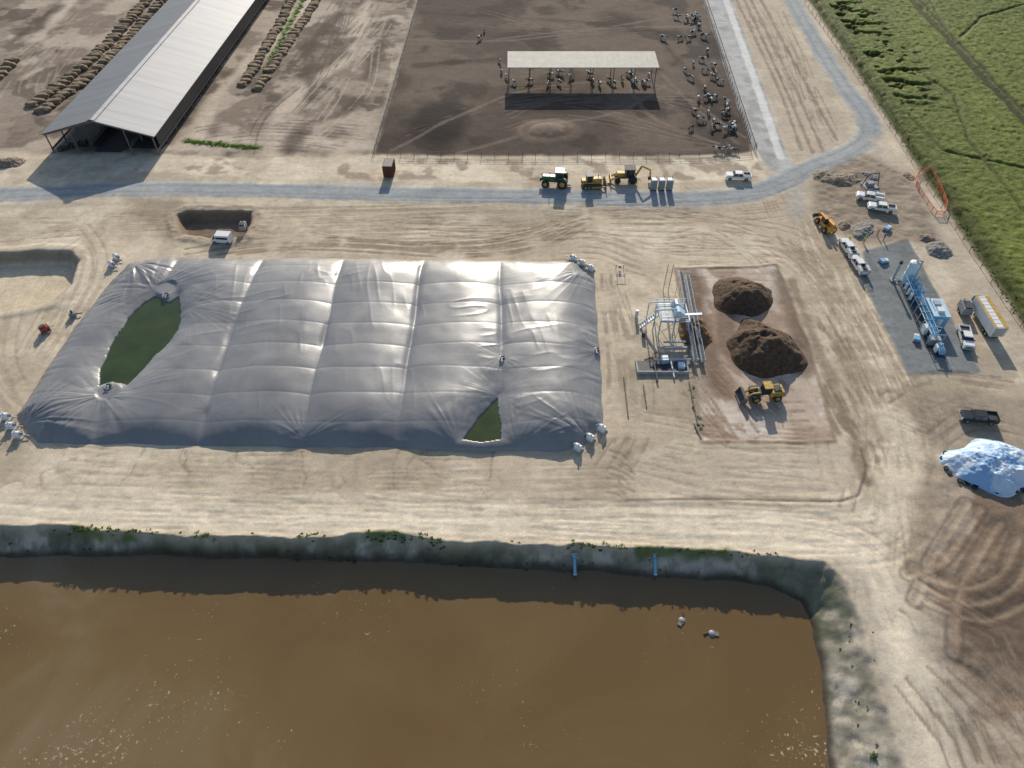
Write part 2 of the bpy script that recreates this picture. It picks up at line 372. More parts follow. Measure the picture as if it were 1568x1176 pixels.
# ---------------------------------------------------------------- crop field
fx=np.arange(88,300,.34); fy=np.arange(64,330,.34); FX,FY=np.meshgrid(fx,fy); FX=FX.astype(np.float32);FY=FY.astype(np.float32)
fpoly=[(fN[0],fN[1])]+fb+[fS,(3000,fS[1]),(3000,fN[1])]
fd=sdf_pts(FX+(fbm(FX,FY,3,3,90)-.5)*1.2,FY+(fbm(FX,FY,3,3,91)-.5)*1.2,fpoly)+.5
def fline(pts):
    d=np.full(FX.shape,99.)
    l=PP(pts)
    for (a,b_),(c_,e) in zip(l[:-1],l[1:]): d=np.minimum(d,seg(FX+(fbm(FX,FY,5,2,95)-.5)*1.2,FY,a,b_,c_,e))
    return d
hole=sst(.55,.585,fbm(FX*1.0,FY*1.7,3.6,4,92))*sst(22,10,-fd)*sst(3,5,-fd)*sst(168,195,FY)
ln=np.maximum(sst(1.5,.8,fline([(1383,-10),(1470,85),(1568,190),(1600,225)])),sst(.8,.35,fline([(1395,-10),(1482,85),(1580,190)])))
ln=np.maximum(ln,.6*sst(.7,.2,fline([(1400,110),(1460,150),(1480,215),(1568,330)])))
ln=np.maximum(ln,.6*sst(.7,.2,fline([(1420,0),(1500,130),(1568,170)]))); ln=np.maximum(ln,.6*sst(.7,.2,fline([(1470,60),(1500,30),(1568,10)])))
ln=np.maximum(ln,.6*sst(.7,.2,fline([(1390,180),(1440,235),(1568,262)])))
dn=np.array(fb[-1])-np.array(fb[0]); dn/=np.linalg.norm(dn); across=FX*(-dn[1])+FY*dn[0]; along=FX*dn[0]+FY*dn[1]
row=.5+.5*np.sin(across*2*np.pi/2.4)
fz=.9+(fbm(FX,FY,1.4,2,93)-.5)*.45+rs.rand(*FX.shape)*.22+row*.10
fz=fz*sst(.2,-1.1,fd)-.15
fz=fz*(1-.85*hole)*(1-.75*ln)
g1=fbm(FX,FY,22,5,94)
gc=np.array((.105,.135,.022))*(1-g1[...,None])+np.array((.165,.19,.034))*g1[...,None]
gc=gc*(.86+.28*vn(across*.5,along*.05,97)[...,None])*(.92+.16*row[...,None])*(.85+.3*rs.rand(*FX.shape)[...,None])
gc=gc*(1-.7*hole[...,None])*(1-.75*ln[...,None])*(.55+.45*sst(0,5,-fd)[...,None])
m,nt,b=newmat('crop_leaves')
at=N(nt,'ShaderNodeAttribute',attribute_name='Col'); geo=N(nt,'ShaderNodeNewGeometry')
f=noise(nt,2.2,6,vec=geo.outputs['Position'],rough=.8)
nt.links.new(mul(nt,at.outputs['Color'],ramp(nt,f,[(.3,.6),(.5,1.0),(.7,1.3)])),b.inputs['Base Color'])
b.inputs['Roughness'].default_value=.8; b.inputs['Specular IOR Level'].default_value=.2; bump(nt,b,f,.8,.2)
gridmesh('crop_field',FX,FY,fz.astype(np.float32),gc.astype(np.float32),fd<.3,m)

# ---------------------------------------------------------------- lagoon water
m,nt,b=newmat('lagoon_water_brown')
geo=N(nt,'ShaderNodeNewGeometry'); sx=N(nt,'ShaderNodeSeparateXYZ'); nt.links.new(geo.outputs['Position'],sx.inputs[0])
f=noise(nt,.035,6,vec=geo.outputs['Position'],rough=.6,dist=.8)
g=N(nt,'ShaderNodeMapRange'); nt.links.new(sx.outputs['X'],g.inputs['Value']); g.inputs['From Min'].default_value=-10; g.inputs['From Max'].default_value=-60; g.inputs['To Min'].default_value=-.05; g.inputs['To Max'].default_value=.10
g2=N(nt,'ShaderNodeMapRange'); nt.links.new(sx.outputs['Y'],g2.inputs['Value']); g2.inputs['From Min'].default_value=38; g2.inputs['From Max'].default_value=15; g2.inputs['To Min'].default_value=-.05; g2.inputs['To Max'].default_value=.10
a1=N(nt,'ShaderNodeMath',operation='ADD'); nt.links.new(g.outputs[0],a1.inputs[0]); nt.links.new(g2.outputs[0],a1.inputs[1])  # paler toward the southwest: sky sheen painted in, with a silt tone
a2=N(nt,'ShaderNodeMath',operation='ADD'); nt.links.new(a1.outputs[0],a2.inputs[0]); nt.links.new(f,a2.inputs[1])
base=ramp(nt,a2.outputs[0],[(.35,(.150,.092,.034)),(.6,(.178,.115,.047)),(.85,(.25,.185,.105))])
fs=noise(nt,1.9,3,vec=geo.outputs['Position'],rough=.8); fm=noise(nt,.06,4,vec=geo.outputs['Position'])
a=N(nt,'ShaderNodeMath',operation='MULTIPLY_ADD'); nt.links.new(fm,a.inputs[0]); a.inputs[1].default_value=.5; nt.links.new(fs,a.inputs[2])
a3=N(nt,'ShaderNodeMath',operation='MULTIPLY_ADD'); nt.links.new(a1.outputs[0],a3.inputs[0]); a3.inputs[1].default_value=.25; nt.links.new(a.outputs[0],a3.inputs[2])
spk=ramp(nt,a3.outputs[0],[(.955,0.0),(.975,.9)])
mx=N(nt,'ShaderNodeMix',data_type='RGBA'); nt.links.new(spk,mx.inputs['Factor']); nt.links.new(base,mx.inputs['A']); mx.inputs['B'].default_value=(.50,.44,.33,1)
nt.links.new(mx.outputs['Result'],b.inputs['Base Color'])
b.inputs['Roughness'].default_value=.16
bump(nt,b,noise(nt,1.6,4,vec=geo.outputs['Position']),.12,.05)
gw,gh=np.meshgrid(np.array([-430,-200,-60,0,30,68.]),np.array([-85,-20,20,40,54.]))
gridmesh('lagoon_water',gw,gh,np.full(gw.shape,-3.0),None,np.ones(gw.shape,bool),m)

# ---------------------------------------------------------------- digester cover
out=PP([(25,634),(36,655),(58,677),(300,680),(560,684),(860,690),(895,680),(924,648),(918,540),(910,425),(880,401),(700,397),(420,395),(245,394),(195,403),(150,455),(95,528)],.2)
pond1=PP([(238,452),(258,462),(274,452),(279,478),(274,505),(250,535),(222,562),(193,592),(172,585),(150,592),(153,562),(172,520),(196,485),(222,462)],1.0)
pond2=PP([(762,606),(766,640),(769,676),(738,680),(706,674),(730,640)],.9)
cx=np.arange(-86,20,.16); cy=np.arange(62,119,.16); QX,QY=np.meshgrid(cx,cy); QX=QX.astype(np.float32);QY=QY.astype(np.float32)
d=-sdf_pts(QX+(fbm(QX,QY,6,3,141)-.5)*.9,QY+(fbm(QX,QY,5,3,142)-.5)*.9,out)
seams=[-84,-66.5,-50,-33.8,-18,-2,16.5]
E=1-np.exp(-np.clip(d,0,None)/(2.0+1.2*fbm(QX,QY,10,2,143)))
hz=1.6*E
bul=np.zeros_like(QX); ds=np.full(QX.shape,99.,np.float32)
wob=(fbm(QX,QY,18,3,101)-.5)*1.7
for n_,(a_,b_) in enumerate(zip(seams[:-1],seams[1:])):
    q=np.clip((QX+wob-a_)/(b_-a_),0,1); ins=(QX+wob>=a_)&(QX+wob<b_)
    bul=np.where(ins,(1-np.abs(2*q-1)**2.0)*(.95,.8,1.0,.9,.75,1.05)[n_],bul)
for a_ in seams[1:-1]: ds=np.minimum(ds,np.abs(QX+wob-a_))
bul*=.75+.5*fbm(QX,QY,15,2,144)
hz+=bul*E
sv=fbm(QX,QY,7,2,145)
hz-=(.05+.22*sst(.35,.7,sv))*np.exp(-(ds/(.3+.5*sv))**2)*E
# cross welds: faint, uneven
yl=(QY-66)/5.6+(fbm(QX,QY,14,3,102)-.5)*.25
fr=yl-np.floor(yl); cv=sst(.3,.7,fbm(QX,QY,12,2,146))
hz+=(.015+.05*cv)*(1-np.abs(2*fr-1)**2.5)*E*sst(0,4,d)
hz-=.018*np.exp(-((np.minimum(fr,1-fr)*5.6)/.18)**2)
hz+=(fbm(QX,QY,24,2,103)-.5)*1.0*E+(fbm(QX,QY,9,3,104)-.5)*.42*E
# slack folds
rid=1-np.abs(2*vn(QX/7+QY/16+WX[0,0],QY/2.2-QX/9,147)-1); hz+=.06*rid**3*sst(.5,.68,fbm(QX,QY,11,2,148))*E
rid=1-np.abs(2*vn(QX/1.6+QY/9,QY/8,149)-1); hz+=.05*rid**3*sst(.52,.68,fbm(QX,QY,9,2,150))*E
def wr(cxw,cyw,rad,amp,fq,s):
    global hz
    r=np.hypot(QX-cxw,QY-cyw); a=np.arctan2(QY-cyw,QX-cxw)
    w=(1-np.abs(2*vn(a*fq+50+r*.05,r*.12+20,s)-1))**1.5
    w=w*(.2+.8*vn(a*2.3+30,r*.3,s+40))
    hz=hz+amp*(w-.3)*np.exp(-(r/rad)**1.5)*sst(.2,2,r)*sst(0,1.5,d)
for i,(u,v,r_,am) in enumerate([(30,640,10,.42),(60,676,8,.32),(205,402,10,.44),(232,438,8,.36),(893,410,6,.24),(905,665,8,.38),(155,600,7,.34),(765,600,4,.2),(768,545,3.5,.08),(706,676,7,.36),(462,665,5,.18),(612,625,3,.05),(320,625,3,.06),(790,676,7,.26),(915,530,4,.16),(528,405,3,.08),(410,405,3,.07),(285,470,7,.18)]):
    x_,y_=P(u,v,2); wr(x_,y_,r_,am,9,110+i)
hz+=.11*(vn(QX/.9+QY*.15,QY/5+3,131)-.5)*np.exp(-(d/2.5)**2)*sst(0,.8,d)
hz+=.16*(vn(QX/5,QY/.8,132)-.5)*np.exp(-(d/3.0)**2)*sst(0,.8,d)*((QX<-74)|(QX>12))
for pd,l in ((pond1,3.0),(pond2,2.0)):
    dp=sdf_pts(QX+(fbm(QX,QY,3,3,120)-.5)*.8,QY+(fbm(QX,QY,3,3,121)-.5)*.8,pd)
    e=1-np.exp(-np.clip(dp+.25,0,None)/l)
    hz=np.where(dp<-.25,.35,hz*e+.85*(1-e))
for u,v in ((254,440),(166,597)):
    x_,y_=P(u,v,1.5); r=np.hypot(QX-x_,QY-y_); hz=np.where(r<2.3,hz*(sst(1.5,2.3,r))+1.2*(1-sst(1.5,2.3,r)),hz)
hz=np.where(d<0,d*.8,hz)+.05
keep=d>-1.0
m,nt,b=newmat('hdpe_cover')
geo=N(nt,'ShaderNodeNewGeometry')
f=noise(nt,.12,5,vec=geo.outputs['Position'],dist=.5); f2=noise(nt,2.5,5,vec=geo.outputs['Position'])
c=mul(nt,ramp(nt,f,[(.3,(.195,.193,.197)),(.7,(.255,.252,.252))]),ramp(nt,f2,[(.3,.93),(.7,1.05)]))
nt.links.new(c,b.inputs['Base Color'])
nt.links.new(ramp(nt,f,[(.3,.31),(.7,.41)]),b.inputs['Roughness']); b.inputs['Specular IOR Level'].default_value=.6
bump(nt,b,noise(nt,.9,5,vec=geo.outputs['Position'],rough=.6,dist=1.5),.2,.06)
gridmesh('digester_cover',QX,QY,hz.astype(np.float32),None,keep,m)
m,nt,b=newmat('algae_water')
geo=N(nt,'ShaderNodeNewGeometry')
nt.links.new(ramp(nt,noise(nt,.3,5,vec=geo.outputs['Position']),[(.3,(.028,.046,.012)),(.7,(.050,.072,.018))]),b.inputs['Base Color'])
b.inputs['Roughness'].default_value=.08
for pd,z in ((pond1,.8),(pond2,.8)):
    c0=np.mean(pd,axis=0); pts=[tuple(c0+(np.array(p)-c0)*1.03) for p in pd]
    me=bpy.data.meshes.new('algae_pond'); me.from_pydata([(p[0],p[1],z) for p in pts],[],[list(range(len(pts)))]); me.materials.append(m)
    ob=bpy.data.objects.new('algae_pond',me); S.collection.objects.link(ob)

# ---------------------------------------------------------------- part builder
class MB:
    def __init__(s): s.v=[];s.f=[];s.fm=[];s.mats=[]
    def mi(s,m):
        if m not in s.mats: s.mats.append(m)
        return s.mats.index(m)
    def add(s,vs,fs,m):
        o=len(s.v); s.v+= [tuple(v) for v in vs]; k=s.mi(m)
        for f in fs: s.f.append([i+o for i in f]); s.fm.append(k)
    def box(s,x0,x1,y0,y1,z0,z1,m,t=(0,0,0,0)):
        a,b_,c,d_=t
        s.add([(x0,y0,z0),(x1,y0,z0),(x1,y1,z0),(x0,y1,z0),(x0+a,y0+c,z1),(x1-b_,y0+c,z1),(x1-b_,y1-d_,z1),(x0+a,y1-d_,z1)],
          [(3,2,1,0),(4,5,6,7),(0,1,5,4),(1,2,6,5),(2,3,7,6),(3,0,4,7)],m)
    def cyl(s,p,q,r,m,n=12,r2=None):
        p=Vector(p);q=Vector(q); r2=r if r2 is None else r2
        z=(q-p).normalized(); x=z.orthogonal().normalized(); y=z.cross(x); vs=[]
        for c,rr in ((p,r),(q,r2)):
            for i in range(n):
                a=2*math.pi*i/n; vs.append(c+x*math.cos(a)*rr+y*math.sin(a)*rr)
        fs=[(i,(i+1)%n,n+(i+1)%n,n+i) for i in range(n)]+[tuple(range(n))[::-1],tuple(range(n,2*n))]
        s.add(vs,fs,m)
    def beam(s,p,q,w,h,m):
        p=Vector(p);q=Vector(q); z=(q-p).normalized(); x=z.cross(Vector((0,0,1)))
        x=x.normalized() if x.length>1e-4 else Vector((1,0,0)); y=x.cross(z); vs=[]
        for c in (p,q):
            for a,b_ in ((-1,-1),(1,-1),(1,1),(-1,1)): vs.append(c+x*a*w/2+y*b_*h/2)
        s.add(vs,[(3,2,1,0),(4,5,6,7),(0,1,5,4),(1,2,6,5),(2,3,7,6),(3,0,4,7)],m)
    def prof(s,pts,y0,y1,m):
        n=len(pts); vs=[(a,y0,b_) for a,b_ in pts]+[(a,y1,b_) for a,b_ in pts]
        s.add(vs,[tuple(range(n))[::-1],tuple(range(n,2*n))]+[(i,(i+1)%n,n+(i+1)%n,n+i) for i in range(n)],m)
    def dome(s,c,r,h,m,n=16,k=4):
        vs=[];fs=[]
        for j in range(k):
            a=j/k*math.pi/2
            for i in range(n): t=2*math.pi*i/n; vs.append((c[0]+r*math.cos(a)*math.cos(t),c[1]+r*math.cos(a)*math.sin(t),c[2]+h*math.sin(a)))
        vs.append((c[0],c[1],c[2]+h))
        for j in range(k-1):
            for i in range(n): fs.append((j*n+i,j*n+(i+1)%n,(j+1)*n+(i+1)%n,(j+1)*n+i))
        for i in range(n): fs.append(((k-1)*n+i,(k-1)*n+(i+1)%n,k*n))
        s.add(vs,fs,m)
    def build(s,name,loc=(0,0,0),rot=0,bevel=.03,scale=1):
        me=bpy.data.meshes.new(name); me.from_pydata(s.v,[],s.f)
        for m in s.mats: me.materials.append(m)
        me.polygons.foreach_set('material_index',s.fm); me.update()
        ob=bpy.data.objects.new(name,me); S.collection.objects.link(ob)
        ob.location=loc; ob.rotation_euler=(0,0,rot); ob.scale=(scale,)*3
        if bevel:
            bm=ob.modifiers.new('bevel','BEVEL'); bm.width=bevel; bm.segments=2; bm.limit_method='ANGLE'
        return ob
def at(u,v,z=0.05):
    x,y=P(u,v); return (x,y,z)
def head(u0,v0,u1,v1):
    a=P(u0,v0);b_=P(u1,v1); return math.atan2(b_[1]-a[1],b_[0]-a[0])

white=mat('white_paint',(.78,.78,.77),.35,0,2,.06); glass=mat('dark_glass',(.03,.035,.04),.08,0,1,.1)
rub=mat('tyre_rubber',(.03,.03,.03),.85,0,4,.3); steel=mat('galvanised_steel',(.42,.44,.46),.5,.5,3,.25)
dark=mat('dark_steel',(.06,.06,.065),.6,.2,3,.3); yel=mat('machine_yellow',(.50,.31,.06),.55,0,1.5,.4)
grn=mat('tractor_green',(.05,.17,.06),.4,0,1.5,.2); blu=mat('equipment_blue',(.20,.44,.66),.4,0,1.5,.15)
pale=mat('pale_blue_paint',(.50,.68,.80),.4,0,1.5,.12); conc=mat('concrete',(.42,.41,.39),.9,0,1.2,.2)
rust=mat('rusty_steel',(.12,.045,.03),.8,.2,2,.4); org=mat('safety_orange',(.75,.16,.07),.6,0,3,.2)
grey=mat('grey_paint',(.25,.27,.29),.5,0,2,.15); black=mat('black_paint',(.035,.037,.042),.3,0,2,.1)
wood=mat('weathered_timber',(.22,.17,.12),.85,0,4,.3); red=mat('red_paint',(.35,.05,.035),.45,0,2,.2)
orgm=mat('loader_orange',(.62,.29,.035),.45,0,2,.25); rail=mat('weathered_pipe',(.16,.14,.125),.8,.1,2,.3)

def wheels(B,xs_,w,r,th=.28,hub=steel):
    for x in xs_:
        for sgn in (-1,1):
            B.cyl((x,sgn*(w-th),r),(x,sgn*w,r),r,rub,18); B.cyl((x,sgn*w,r),(x,sgn*(w+.02),r),r*.5,hub,10)
def pickup(name,u,v,rot,col,util=False):
    B=MB()
    B.box(-2.85,2.85,-.98,.98,.48,1.05,col,(.05,.12,.04,.04))
    B.box(1.05,2.80,-.92,.92,1.05,1.24,col,(0,.25,.08,.08))
    B.box(-1.05,1.45,-.92,.92,1.05,1.62,glass,(.18,.62,.16,.16))
    B.box(-.84,.82,-.74,.74,1.62,1.74,col,(.05,.1,.05,.05))
    for x in (-.95,.05): 
        for sg in (-1,1): B.beam((x,sg*.9,1.05),(x+.1,sg*.76,1.64),.09,.07,col)
    if util:
        for sg in (-1,1): B.box(-2.8,-1.1,min(sg*.55,sg*1.02),max(sg*.55,sg*1.02),1.05,1.55,col)
        B.box(-2.75,-1.15,-.53,.53,1.06,1.10,dark)
        B.beam((-2.7,.8,2.0),(.7,.8,2.0),.06,.06,steel); B.beam((-2.7,-.8,2.0),(.7,-.8,2.0),.06,.06,steel)
        for x in (-2.6,-1.2): 
            B.beam((x,-.8,2.0),(x,.8,2.0),.06,.06,steel)
            for sg in(-1,1): B.beam((x,sg*.8,1.5),(x,sg*.8,2.0),.06,.06,steel)
    else:
        for sg in (-1,1): B.box(-2.83,-1.1,min(sg*.86,sg*.97),max(sg*.86,sg*.97),1.05,1.36,col)
        B.box(-2.84,-2.72,-.85,.85,1.05,1.36,col); B.box(-1.16,-1.07,-.85,.85,1.05,1.40,col)
        B.box(-2.71,-1.17,-.85,.85,1.052,1.08,dark)
    B.box(2.78,2.93,-.95,.95,.5,.8,steel); B.box(-2.98,-2.84,-.9,.9,.5,.72,steel)
    B.box(2.74,2.80,-.55,.55,.82,1.04,dark)
    for sg in (-1,1):
        B.box(2.72,2.83,min(sg*.6,sg*.9),max(sg*.6,sg*.9),.84,1.02,white); B.box(-2.88,-2.83,min(sg*.75,sg*.95),max(sg*.75,sg*.95),.85,1.2,red)
        B.box(.95,1.1,min(sg*.96,sg*1.16),max(sg*.96,sg*1.16),1.1,1.3,dark)
    wheels(B,(-1.85,1.85),.99,.41)
    return B.build(name,at(u,v),rot,.05)
def wheel_loader(name,u,v,rot,body=yel,s=1):
    B=MB()
    B.box(-3.4,-.6,-1.1,1.1,.9,2.1,body,(.2,.1,.15,.15)); B.box(-3.5,-3.2,-1.0,1.0,.8,1.5,dark)
    B.box(-2.8,-1.4,-.8,.8,2.1,2.35,dark,(.1,.1,.1,.1)); B.cyl((-2.3,.4,2.3),(-2.3,.4,2.9),.08,dark,8)
    B.box(-.9,.7,-.85,.85,1.5,3.1,glass,(.1,.25,.1,.1)); B.box(-.95,.65,-.9,.9,3.1,3.28,body)
    for x in (-.85,.6):
        for sg in (-1,1): B.beam((x,sg*.83,1.5),(x*.9-.05,sg*.76,3.1),.12,.12,dark)
    B.box(.5,2.2,-.7,.7,.8,1.7,dark,(.1,.5,.1,.1))
    for sg in (-1,1):
        B.beam((1.2,sg*.6,1.9),(2.6,sg*.6,1.75),.22,.4,body); B.beam((2.6,sg*.6,1.75),(3.7,sg*.6,.75),.22,.35,body)
        B.cyl((1.2,sg*.35,1.2),(2.6,sg*.35,1.5),.09,steel,8)
        B.box(1.0,2.6,min(sg*.95,sg*1.45),max(sg*.95,sg*1.45),1.62,1.7,dark); B.box(-3.0,-1.2,min(sg*.95,sg*1.45),max(sg*.95,sg*1.45),1.62,1.7,body)
    B.prof([(3.6,.25),(4.9,.1),(4.95,.2),(3.9,.4),(3.75,1.2),(4.2,1.55),(4.1,1.65),(3.55,1.25)],-1.5,1.5,rail)
    for sg in (-1,1): B.prof([(3.6,.25),(4.9,.12),(4.2,1.6),(3.6,1.25)],sg*1.5-.04,sg*1.5+.04,rail)
    wheels(B,(-2.1,1.8),1.45,.8,.55,body)
    return B.build(name,at(u,v),rot,.05,s)
def tractor(name,u,v,rot):
    B=MB()
    B.box(.3,3.0,-.5,.5,1.0,1.9,grn,(0,.25,.08,.08)); B.box(3.0,3.3,-.45,.45,.8,1.5,dark)
    B.box(-1.3,.5,-.9,.9,1.5,2.9,glass,(.15,.2,.1,.1)); B.box(-1.45,.6,-1.0,1.0,2.9,3.1,grn,(.1,.1,.1,.1))
    for x in (-1.2,.4):
        for sg in (-1,1): B.beam((x,sg*.87,1.5),(x*.85,sg*.8,2.92),.1,.1,grn)
    B.box(-1.5,2.5,-.4,.4,.7,1.2,dark); B.cyl((1.4,.55,1.9),(1.4,.55,2.9),.07,dark,8)
    for sg in (-1,1):
        B.cyl((-1.0,sg*.95,.95),(-1.0,sg*1.55,.95),.95,rub,22); B.cyl((-1.0,sg*1.5,.95),(-1.0,sg*1.57,.95),.5,yel,12)
        B.cyl((2.2,sg*.9,.7),(2.2,sg*1.4,.7),.7,rub,20); B.cyl((2.2,sg*1.37,.7),(2.2,sg*1.42,.7),.36,yel,12)
        B.prof([(-2.0,1.6),(-1.6,2.0),(-.5,2.05),(0,1.6),(-.5,1.95),(-1.6,1.9)],min(sg*.95,sg*1.5),max(sg*.95,sg*1.5),grn)
    B.box(-2.6,-1.8,-.9,.9,.5,.7,dark); B.box(-1.2,.2,-1.1,-.9,.6,1.1,dark)
    return B.build(name,at(u,v),rot,.04,1.2)
def dozer(name,u,v,rot):
    B=MB()
    for sg in (-1,1):
        y0,y1=sorted((sg*.75,sg*1.3)); B.prof([(-2.0,.2),(-1.7,0),(1.5,0),(1.9,.25),(1.9,.65),(1.6,.9),(-1.5,.95),(-2.0,.7)],y0,y1,dark)
        B.beam((0,sg*1.4,.5),(2.5,sg*1.4,.5),.15,.25,yel)
        for k in range(5): B.cyl((-1.4+k*.7,sg*1.28,.35),(-1.4+k*.7,sg*1.33,.35),.22,yel,10)
    B.box(-1.9,1.8,-.72,.72,.5,1.2,yel); B.box(.1,1.9,-.6,.6,1.2,1.85,yel,(0,.2,.1,.1))
    B.box(-1.2,.1,-.75,.75,1.2,2.5,glass,(.1,.15,.08,.08)); B.box(-1.3,.15,-.85,.85,2.5,2.65,dark)
    for x in (-1.15,0):
        for sg in (-1,1): B.beam((x,sg*.75,1.2),(x,sg*.7,2.5),.1,.1,yel)
    B.box(-2.1,-1.2,-.6,.6,1.2,1.6,yel); B.cyl((1.2,.3,1.8),(1.2,.3,2.5),.07,dark,8)
    B.prof([(2.5,.1),(2.75,.05),(2.62,.6),(2.8,1.2),(2.6,1.2),(2.45,.6)],-1.7,1.7,rail)
    return B.build(name,at(u,v),rot,.04,1.15)
def backhoe(name,u,v,rot):
    B=MB()
    B.box(-1.4,2.2,-.5,.5,.7,1.2,dark); B.box(.6,2.3,-.5,.5,1.2,1.8,yel,(0,.3,.05,.05))
    B.box(-1.2,.6,-.8,.8,1.2,2.6,glass,(.1,.2,.08,.08)); B.box(-1.3,.7,-.9,.9,2.6,2.75,rail)
    for x in (-1.1,.5):
        for sg in (-1,1): B.beam((x,sg*.78,1.2),(x,sg*.72,2.6),.1,.1,yel)
    for sg in (-1,1):
        B.cyl((-.9,sg*.75,.75),(-.9,sg*1.2,.75),.75,rub,18); B.cyl((1.8,sg*.75,.5),(1.8,sg*1.1,.5),.5,rub,16)
        B.beam((.8,sg*.65,1.5),(3.1,sg*.65,.6),.15,.25,yel)
    B.prof([(3.0,.15),(4.0,.1),(3.3,.3),(3.2,1.0),(3.0,1.0)],-1.15,1.15,yel)
    B.beam((-1.4,0,1.0),(-2.4,0,3.0),.25,.35,yel); B.beam((-2.4,0,3.0),(-4.0,0,2.2),.22,.3,yel); B.beam((-4.0,0,2.3),(-4.1,0,1.0),.2,.28,yel)
    B.prof([(-4.4,.4),(-3.8,.3),(-3.7,1.0),(-4.2,1.1)],-.35,.35,dark)
    for sg in (-1,1): B.beam((-1.5,sg*.4,1.1),(-1.7,sg*1.3,.1),.15,.15,yel)
    return B.build(name,at(u,v),rot,.04,1.25)
def telehandler(name,u,v,rot):
    B=MB()
    B.box(-2.4,2.2,-.9,.9,.7,1.3,orgm,(.1,.2,.1,.1)); B.box(-.6,.9,.15,.95,1.3,2.4,glass,(.1,.25,.05,.08)); B.box(-.6,.7,.12,.95,2.4,2.5,orgm)
    B.box(-1.8,.5,-.95,-.35,1.3,1.8,orgm,(.1,.2,.05,.05))
    B.beam((-2.2,-.1,2.0),(3.0,-.1,1.3),.35,.4,orgm); B.beam((2.8,-.1,1.35),(3.5,-.1,.6),.3,.35,orgm)
    B.box(3.4,3.6,-1.0,1.0,.2,1.0,dark)
    for sg in (-.6,.6): B.beam((3.5,sg,.15),(4.7,sg,.12),.14,.08,dark)
    wheels(B,(-1.6,1.6),1.15,.62,.4,orgm)
    return B.build(name,at(u,v),rot,.05,1.1)

# ---------------------------------------------------------------- vehicles
pickup('pickup_truck',1129,274,head(1150,274,1108,272),white)
pickup('pickup_truck',1330,306,head(1350,306,1315,300),white,True)
pickup('pickup_truck',1348,322,head(1370,322,1328,316),white)
pickup('service_truck',1313,410,head(1325,428,1302,392),white,True)
pickup('service_truck',1297,384,head(1306,398,1288,370),white,True)
pickup('pickup_truck',1495,643,head(1518,645,1474,641),black)
pickup('pickup_truck',1476,522,head(1470,500,1482,540),white)
tractor('farm_tractor',853,283,head(868,283,838,281))
dozer('bulldozer',906,285,head(892,286,920,285))
backhoe('backhoe_loader',960,277,head(985,277,935,277))
wheel_loader('wheel_loader',1168,608,head(1195,604,1140,608),yel,.92)
telehandler('telehandler',1263,349,head(1268,356,1252,334))
B=MB(); B.box(-1.9,1.2,-.95,.95,.5,2.2,white,(.05,.05,.06,.06)); B.box(1.2,2.3,-.9,.9,.5,1.2,white,(0,.2,.05,.05)); B.box(1.15,1.95,-.85,.85,1.2,1.95,glass,(0,.5,.08,.08))
B.box(-1.5,1.0,-.93,-.9,1.3,1.8,glass); B.box(-1.5,1.0,.9,.93,1.3,1.8,glass); wheels(B,(-1.3,1.5),.96,.38)
B.build('utility_van',at(343,371),head(360,372,325,370),.05)
B=MB(); B.box(-1,1,-.6,.6,.5,1.5,grey); B.box(-.8,.2,-.5,.5,1.5,1.8,dark); B.cyl((.6,0,1.5),(.6,0,2.6),.08,dark,8); B.beam((1,0,.6),(2,0,.5),.1,.1,dark); wheels(B,(0,),.75,.35)
B.build('pump_trailer',at(374,352),head(374,352,380,330),.03)
B=MB(); B.box(-4.3,4.3,-1.25,1.25,1.0,3.1,white); B.box(-4.25,4.25,-1.22,-.45,3.102,3.14,yel); B.box(-4.25,4.25,.75,1.22,3.102,3.14,yel)
for k in range(9): B.box(-4.1+k,-4.05+k,-.4,.7,3.102,3.13,steel)
B.box(-4.31,-4.302,-1.0,1.0,1.1,3.0,steel)
B.box(-4.2,4.2,-.5,.5,.6,.98,dark); wheels(B,(-3.0,-2.0),1.2,.45)
for sg in (-.8,.8): B.box(2.4,2.6,sg-.08,sg+.08,.0,1.0,dark)
B.box(4.3,5.5,-.7,.7,1.3,2.3,black,(0,.1,.1,.1)); B.beam((4.3,0,.8),(6,0,.6),.2,.2,dark)
B.build('box_trailer',at(1506,497),head(1525,528,1490,470),.04)
B=MB(); B.box(-1.5,1.5,-.9,.9,.5,1.9,grey,(.1,.1,.1,.1)); B.box(-1.2,.8,-.6,.6,1.9,2.1,dark); B.cyl((1,.4,1.9),(1,.4,2.6),.08,steel,8); B.beam((1.5,0,.6),(2.7,0,.5),.12,.12,dark); wheels(B,(-.3,.4),.95,.36)
B.build('trailer_generator',at(1474,478),head(1480,495,1468,465),.04)
B=MB(); B.box(-1.1,1.1,-1.9,1.9,.15,2.9,rust)
for k in range(8): 
    for sg in (-1,1): B.box(min(sg*1.102,sg*1.16),max(sg*1.102,sg*1.16),-1.8+k*.48,-1.6+k*.48,.2,2.8,rust)
for sg in (-1,1): B.box(min(sg*.05,sg*.08),max(sg*.05,sg*.08),-1.96,-1.9,.2,2.8,dark)
B.box(-1.0,1.0,-1.8,1.8,2.902,2.94,dark); B.build('dumpster',at(597,266),-.05,.03)
for u in (1000,1012,1024):
    B=MB(); B.box(-.6,.6,-.6,.6,.0,.15,dark); B.box(-.57,.57,-.57,.57,.15,2.15,grey); B.box(-.62,.62,-.62,.62,2.15,2.3,white,(.15,.15,.15,.15))
    B.box(-.4,.4,-.6,-.572,.2,2.0,grey); B.box(.25,.32,-.63,-.602,1.0,1.15,dark); B.cyl((.4,.4,2.2),(.4,.4,2.6),.06,dark,8)
    B.build('portable_toilet',at(u,290),0,.03,1.15)
